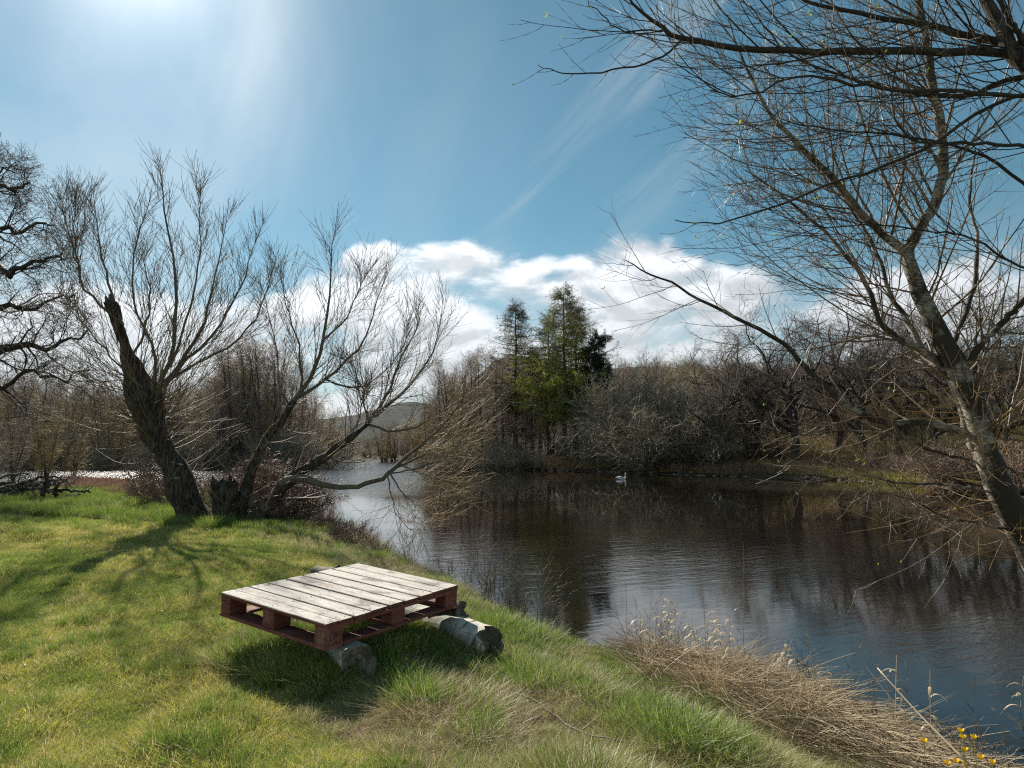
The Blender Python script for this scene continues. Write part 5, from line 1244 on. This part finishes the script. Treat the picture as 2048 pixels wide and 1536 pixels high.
def dry_plants():
    r = np.random.default_rng(12)
    # tall dead reed stalks, each with curled papery leaves
    spec = [(1560, 1370, 1300, 3), (1345, 1320, 1208, 4), (1428, 1335, 1240, 4), (1495, 1350, 1262, 3), (1640, 1400, 1330, 3), (1290, 1300, 1225, 3), (1252, 1290, 1165, 0), (1300, 1290, 1185, 1), (1322, 1310, 1190, 5), (1330, 1310, 1225, 3), (1372, 1325, 1232, 2), (1395, 1320, 1255, 3), (1412, 1330, 1160, 0), (1420, 1330, 1222, 5), (1440, 1335, 1215, 4), (1475, 1340, 1205, 5), (1482, 1345, 1085, 0),
            (1468, 1345, 1228, 3), (1570, 1375, 1280, 4), (1608, 1352, 1286, 2), (1585, 1400, 1290, 1), (1790, 1440, 1310, 3), (1812, 1440, 1318, 2), (1870, 1445, 1340, 2), (1700, 1400, 1340, 1), (2030, 1600, 1352, 5), (2020, 1580, 1415, 3), (1915, 1520, 1335, 0), (1975, 1540, 1340, 0)]
    for i, (px, pb, pt, nl) in enumerate(spec):
        if pb < 1500: pb = float(np.interp(px, [1250, 1400, 1560, 1700, 1900], [1325, 1362, 1405, 1470, 1560])) - 8 + r.normal() * 6
        Yb = None
        # walk along the view ray until it meets the ground
        for Yt in np.linspace(2.2, 8, 240):
            q = P(px, pb, Yt)
            if q[2] <= gz(q[0], q[1]) + .02: Yb = Yt; break
        if Yb is None: Yb = 5.
        b = P(px, pb, Yb); t_ = P(px + r.normal() * 10, pt, Yb + .03)
        o = empty('reed_stalk', b, 'thin bare dead stalk standing over the water at the bank' if nl == 0 else 'dead reed stalk with curled papery leaves on the bank', 'reed', 'bare dead stalks' if nl == 0 else 'dead reed stalks')
        c = resample([b - [0, 0, .03], (b + t_) / 2 + r.normal(size=3) * .012, t_], 12) - b
        mb = MB(); mb.tubes(c, np.linspace(.0034, .0018, 12) * (1 if nl else .6), 5); mb.build('stem', M_REED if nl else M_DRYSTEM, o)
        for j in range(nl * 2):
            mb = MB(); f = .5 + .48 * j / max(nl * 2, 1) + .03 * r.random(); p0 = c[int(min(f, .99) * 11)]
            a = r.random() * 6.28; d = np.array([math.cos(a), math.sin(a), .9]); L = .06 + .07 * r.random(); w = .005 + .004 * r.random(); pts = []; q = p0.copy(); d = nrm(d)
            for k in range(9): pts.append(q.copy()); q = q + d * L / 8; d = nrm(d + np.array([math.cos(a) * .1, math.sin(a) * .1, -.34]))
            pts = np.array(pts); sd = nrm(np.cross(pts[-1] - pts[0], [0, 0, 1.]) + 1e-6); ww = w * np.sin(np.linspace(.25, 3.0, 9)) + .0006
            V = np.stack([pts - sd * ww[:, None], pts + [0, 0, .0015], pts + sd * ww[:, None]], 1).reshape(-1, 3)
            mb.add(V, [(3 * k + e, 3 * k + e + 1, 3 * k + e + 4, 3 * k + e + 3) for k in range(8) for e in (0, 1)]); mb.build('leaf', M_PAPER, o)
    # thin dark dead weeds fringing the bank
    for i in range(46):
        px = [700 + 400 * r.random(), 1100 + 600 * r.random(), 1700 + 330 * r.random()][0 if i < 26 else (1 if i < 38 else 2)]
        pyb = np.interp(px, [700, 780, 880, 960, 1040, 1130, 1280, 1560, 1800, 2048], [1088, 1122, 1172, 1210, 1252, 1298, 1335, 1402, 1520, 1650]) + r.normal() * 5
        q = G(px, pyb, -.22); b = np.array([q[0], q[1], gz(q[0], q[1]) - .02])
        o = empty('dead_weed', b, 'thin dark leafless weed at the river edge beyond the pallet' if i < 26 else ('thin dark leafless weed among the reed stalks' if i < 38 else 'wiry dark weed above the matted dead reeds'), 'weed', 'dead weeds beyond the pallet' if i < 26 else ('dead weeds among the reed stalks' if i < 38 else 'wiry weeds above the dead reeds'))
        H = (.30 + .30 * r.random()) * (1.35 if i < 26 else .8); n0 = 5
        S0 = np.zeros((1, 3, 3)); S0[0, :, 2] = [0, .02, .05]
        S, R, _ = spawn(S0, np.full((1, 3), .004), n0, H, r, 0, 1, 22, 10, 9, r=.004, rmin=.0022, taper=.4, up=.03, wander=.09, decay=.2)
        B, Rb, _ = spawn(S, R, 6, H * .3, r, .35, 1, 42, 10, 6, r=.5, rmin=.0014, taper=.6, up=.05, wander=.15)
        mb = MB(); mb.tubes(S, R, 4); mb.tubes(B, bead(Rb, r, .9, 1.8), 3); mb.build('stem', M_DRYSTEM, o)
    # leaning cut stalk across the reeds
    for (a_, b_, la, w_) in (((1940, 1530, 2.6), (1755, 1336, 3.05), 'long pale straight stalk leaning over the matted reeds', .0045), ((1560, 1395, 3.7), (1480, 1440, 3.2), 'pale cut stalk lying across the reeds at the edge of the grass', .003)):
        A_ = P(*a_); B_ = P(*b_); o = link('fallen_stalk', None, None) if False else None
        mb = MB(); mb.tubes(resample([A_, (A_ + B_) / 2 + [0, 0, -.01], B_], 10), np.linspace(w_, w_ * .6, 10), 6, True); o = mb.build('dead_stalk', M_REED); tag(o, la, 'stalk')
    # brambles and red-brown scrub along the near bank
    g_ = 'bramble scrub round the willow roots'
    for px, py, s_ in ((345, 1018, .62), (520, 1040, .62), (560, 1046, .55), (470, 1030, .5), (600, 1050, .45), (325, 1000, .5), (545, 1020, .6)):
        q = G(px, py, -.05); o = place(REDSH[int(r.integers(0, 2))], q[0], q[1], s_ , 'red-brown bramble scrub round the roots of the willows', g_, r.random() * 6)
    for px, py, s_ in ((622, 1062, .24), (652, 1074, .20), (684, 1088, .18), (716, 1102, .22), (750, 1116, .16), (640, 1060, .2), (700, 1090, .2)):
        q = G(px, py, -.18); o = place(REDSH[int(r.integers(0, 2))], q[0], q[1], s_, 'small brown bramble hanging over the water edge behind the pallet', 'brambles along the water edge', r.random() * 6)
    # russet dead undergrowth behind the mown lawn, far left
    n = 8000; px = 130 + 460 * r.random(n); py = 966 + 40 * r.random(n)
    q = np.array([G(a, b, -.08)[:2] for a, b in zip(px, py)]); s = river_sd(q[:, 0], q[:, 1]); k = (s > .1) & (py < np.interp(px, [130, 330, 590], [985, 1012, 1040])); q = q[k]; m = len(q)
    src = [blades(51, 60, .22, .20, .008, .35, .3, 3, M_RUSSET), blades(52, 60, .25, .15, .008, .5, .5, 3, M_RUSSET)]
    scatter('russet_undergrowth', np.stack([q[:, 0], q[:, 1], ground_z(q[:, 0], q[:, 1])], -1), r.random(m) * 6.28, .6 + .7 * r.random(m), r.integers(0, 2, m), src, 'russet dead undergrowth between the lawn and the riffle')
    # gorse at the lower right corner
    b = P(1905, 1560, 2.75); b = np.array([b[0], b[1], gz(b[0], b[1])])
    o = empty('gorse_bush', b, 'low dark gorse with a few yellow flowers in the bottom corner by the reeds', 'gorse bush')
    S0 = np.zeros((1, 3, 3)); S0[0, :, 2] = [0, .02, .04]
    S, R, _ = spawn(S0, np.full((1, 3), .006), 26, .30, r, 0, 1, 50, 16, 8, r=.004, rmin=.0025, taper=.5, up=.05, wander=.1)
    B, Rb, _ = spawn(S, R, 14, .05, r, .2, 1, 60, 10, 4, r=.5, rmin=.0012, taper=.4, up=.03, wander=.1)
    mb = MB(); mb.tubes(S, R, 4); mb.build('stem', M_DRYSTEM, o); mb = MB(); mb.tubes(B, Rb * 1.1, 3); mb.build('spines', M_RICH, o)
    for fx, fy in ((1838 + 84, 1467), (1836 + 90, 1480), (1948, 1480), (1930, 1505), (1848, 1487), (1962, 1520), (1912, 1528), (1930, 1532), (1985, 1530), (1895, 1532)):
        c = P(fx, fy, 2.72) - b; mb = MB()
        for j in range(7):
            a = j * .9 + r.random() * .4; d = nrm(np.array([math.cos(a) * .5, math.sin(a) * .5, 1.])); sd = nrm(np.cross(d, [0, 0, 1.])); L = .023; w = .0085
            V = [c, c + d * L * .55 + sd * w, c + d * L + np.array([math.cos(a), math.sin(a), 0]) * .003, c + d * L * .55 - sd * w, c + d * L * .55 + np.array([math.cos(a), math.sin(a), 0]) * .004]
            mb.add(V, None, [(0, 1, 4), (1, 2, 4), (2, 3, 4), (3, 0, 4)])
        mb.build('flower', M_GORSE, o)
        mb = MB(); mb.tubes(resample([c - np.array([0, .01, .12]), c - [0, 0, .05], c], 6), np.full(6, .0016), 4); mb.build('stem', M_RICH, o)
dry_plants()

def twigs_on_ground():
    r = np.random.default_rng(3)
    spec = [([(775, 1340), (810, 1352), (850, 1372), (880, 1388)], 'pale twig lying in the grass in front of the near birch log', .0045, M_REED),
            ([(925, 1352), (960, 1342), (1010, 1330), (1022, 1325)], 'thin grey twig in the grass below the pale birch log', .003, M_DRYSTEM),
            ([(1000, 1385), (1060, 1405), (1110, 1432), (1150, 1462), (1240, 1500)], 'long dark stick lying in the rough grass between the logs and the reeds', .006, M_DRYSTEM),
            ([(1165, 1465), (1200, 1435), (1240, 1400), (1270, 1368)], 'bleached forked twig standing out of the rough grass', .0035, M_REED),
            ([(1205, 1420), (1212, 1395), (1215, 1372)], 'short bleached twig upright beside the forked twig', .003, M_REED),
            ([(1000, 1370), (1090, 1395), (1170, 1400)], 'thin brown stick lying across the straw patch', .003, M_DRYSTEM),
            ([(338, 1496), (365, 1503), (400, 1503), (430, 1500)], 'curved grey twig lying on the mown lawn', .0035, M_DRYSTEM),
            ([(515, 1335), (545, 1352), (580, 1345)], 'pale bent stem at the shaded foot of the pallet', .0025, M_REED),
            ([(845, 1440), (890, 1462), (940, 1475), (985, 1478)], 'bleached stalk on top of the straw patch', .003, M_REED),
            ([(860, 1420), (880, 1455), (915, 1490)], 'bleached stalk slanting through the straw patch', .003, M_REED),
            ([(905, 1425), (930, 1450), (975, 1470)], 'thin bleached stalk beside the straw patch', .002, M_REED),
            ([(1320, 1425), (1360, 1478), (1420, 1512)], 'dark thin stem lying from the grass into the reeds', .003, M_DRYSTEM)]
    for pts, la, w, m in spec:
        c = []
        for i, (a, b) in enumerate(pts):
            q = G(a, b, .05); c.append([q[0], q[1], gz(q[0], q[1]) + .05 + .02 * math.sin(i * 2)])
        c = resample(np.array(c), 16); c[1:-1] += r.normal(size=(14, 3)) * .004
        mb = MB(); mb.tubes(c, np.linspace(w, w * .5, 16) * (1 + .15 * r.normal(size=16)), 6, True)
        B, Rb, _ = spawn(c[None], np.full((1, 16), w * .6), 3, .1, r, .3, .9, 40, 10, 5, r=.6, rmin=.001, taper=.5, up=.02, wander=.12); mb.tubes(B, Rb, 4)
        tag(mb.build('fallen_twig', m), la, 'twig')
    # heap of dead branches at the left edge of the lawn
    sp = [([(-20, 1000), (60, 1004), (110, 999), (160, 988)], 'long pale dead branch lying along the edge of the lawn', .055, M_LIMB), ([(-30, 985), (30, 975), (70, 968), (110, 962)], 'dark mossy branch on top of the dead heap', .07, M_WILLOW),
          ([(0, 995), (40, 982), (90, 975)], 'short dark branch in the middle of the dead heap', .06, M_WILLOW), ([(85, 992), (92, 965), (90, 940)], 'broken snag standing up from the dead heap', .05, M_WILLOW),
          ([(95, 970), (120, 958), (135, 965), (150, 966)], 'crooked dead branch poking out towards the riffle', .03, M_LIMB), ([(20, 990), (70, 978), (125, 985)], 'bleached stick across the dead heap', .025, M_LIMB), ([(112, 998), (110, 980), (118, 965)], 'black stub beside the pale dead branch', .05, M_WILLOW)]
    for i in range(14):
        x0 = -30 + 120 * r.random(); y0 = 1000 - 34 * r.random(); dx = 40 + 60 * r.random(); dy = r.normal() * 12
        sp.append(([(x0, y0), (x0 + dx * .5, y0 + dy - 3), (x0 + dx, y0 + dy * 1.4)], 'rotting branch tangled in the dead heap at the left edge of the lawn', .025 + .03 * r.random(), M_WILLOW if i % 2 else M_LIMB))
    for i, (pts, la, w, m) in enumerate(sp):
        Yb = 18.5 + (i % 3) * .4; c = pxl(pts, Yb, 16, .02, r)
        o = empty('dead_branch', c[0], la, 'branch', 'heap of dead branches by the riffle')
        mb = MB(); mb.tubes(c - c[0], np.linspace(w, w * .45, 16) * 1.35, 9, True, .1, r); mb.build('wood', m, o)
        B, Rb, _ = spawn(c[None], np.full((1, 16), w * .5), 9, .7, r, .1, 1, 50, 15, 7, r=.5, rmin=.006, taper=.4, up=.02, wander=.2)
        C, Rc, _ = spawn(B, Rb, 4, .3, r, .2, 1, 50, 15, 5, r=.5, rmin=.004, taper=.5, up=.02, wander=.2)
        mb = MB(); mb.tubes(B - c[0], Rb, 4); mb.tubes(C - c[0], Rc, 3); mb.build('side_branch', M_DARK, o)
twigs_on_ground()

def far_cover():
    r = np.random.default_rng(66); pts = []; ix = []; sc = []
    src = [blades(61, 50, .35, .55, .02, .4, .4, 3, M_TAN), blades(62, 50, .45, .30, .025, .6, .6, 3, M_MOSS), blades(63, 50, .35, .40, .02, .5, .6, 3, M_RUSSET)]
    for i in range(26000):
        if i % 3 == 0: px = 860 + 400 * r.random(); Y = 66 + 22 * r.random()
        elif i % 3 == 1: px = 1240 + 900 * r.random(); Y = 28 + 40 * r.random()
        else: px = -150 + 1000 * r.random(); Y = 70 + 30 * r.random()
        x = P(px, 905, Y)[0]; pts.append((x, Y)); sc.append(.6 + .8 * r.random())
        moss = px > 1420 and sn(np.array(x), np.array(Y), .45, 5) + .5 * r.normal() > .15
        if px > 1420: k = 1 if moss else int(r.random() < .5) * 2
        else: k = 0 if abs(px - 1150) < 55 and r.random() < .8 else (2 if r.random() < .6 else (1 if r.random() < .4 else 0))
        ix.append(k)
    pts = np.array(pts); s = river_sd(pts[:, 0], pts[:, 1]); k = (s > .35) & (s < 9); sc = np.array(sc)[k]; ix = np.array(ix)[k]; pts = pts[k]; s = s[k]
    tan = (ix == 0) & (s > 3.5); sc = np.where(tan, sc * .6, sc)
    n = len(pts); scatter('bank_undergrowth', np.stack([pts[:, 0], pts[:, 1], ground_z(pts[:, 0], pts[:, 1])], -1), r.random(n) * 6.28, sc, ix, src, 'moss, dead bracken and tan grass on the far bank')
    # stones along the far water line
    ms = []
    for sd in range(3):
        bm = bmesh.new(); bmesh.ops.create_icosphere(bm, subdivisions=2, radius=.22)
        for v in bm.verts: v.co *= 1 + .5 * mnoise.noise(v.co * 5 + Vector((sd * 7, 0, 0))); v.co.z *= .6
        me = bpy.data.meshes.new('stone'); bm.to_mesh(me); bm.free(); me.materials.append(M_STONE); ms.append(me)
    P_ = []; 
    for i in range(len(FAR2) - 1):
        a, b = np.array(FAR2[i]), np.array(FAR2[i + 1]); L = np.linalg.norm(b - a); m = int(L * (9 if i < 6 else 5))
        for j in range(m):
            p = a + (b - a) * r.random(); p = p + r.normal(size=2) * .45; P_.append(p)
    P_ = np.array(P_); sx = river_sd(P_[:, 0], P_[:, 1]); P_ = P_[(sx > -.5) & (sx < 1.2)]; n = len(P_)
    scatter('shore_pebbles', np.stack([P_[:, 0], P_[:, 1], np.maximum(ground_z(P_[:, 0], P_[:, 1]), WZ)], -1), r.random(n) * 6.28, .12 + .75 * r.random(n) ** 3, r.integers(0, 3, n), ms, 'pale stones and gravel along the far water line')
M_STONE = mat('river_stone', lambda t: princ(t, Base_Color=t.mix(t.noise(obj_c(t), 6, 4), (0.12, 0.095, 0.07), (0.34, 0.27, 0.20)), Roughness=0.85))
far_cover()

def leaf_litter():
    r = np.random.default_rng(41); n = 2600
    y = 1.6 + 13 * r.random(n) ** 1.4; x = (r.random(n) * 2 - 1) * y; s = river_sd(x, y); c = sn(x, y, 2.0, 31) + .6 * r.normal(size=n)
    k = (s > .6) & (c > .45); x, y = x[k], y[k]; m = len(x); p = np.stack([x, y, ground_z(x, y) + .018 + .012 * r.random(m)], -1)
    a = r.random(m) * 6.28; L = .010 + .014 * r.random(m); d = np.stack([np.cos(a), np.sin(a), .5 * r.normal(size=m)], -1) * L[:, None]
    sd = np.stack([-np.sin(a), np.cos(a), .4 * r.normal(size=m)], -1) * (L * .5)[:, None]; up = np.array([0, 0, 1.]) * (L * .35)[:, None]
    V = np.stack([p - d, p + sd + up, p + d, p - sd + up * .5, p], 1).reshape(-1, 3); b = np.arange(m)[:, None] * 5
    t = np.concatenate([b + [[0, 4, 1]], b + [[1, 4, 2]], b + [[2, 4, 3]], b + [[3, 4, 0]]])
    o = link('fallen_leaves', mesh_np('fallen_leaves', V, [t]), M_LITTER); tag(o, 'dry leaves and pale crumbs scattered over the lawn', kind='stuff')
M_LITTER = leafy('leaf_litter', (0.20, 0.13, 0.08), (0.60, 0.52, 0.42), None, 0, 0.15)
leaf_litter()
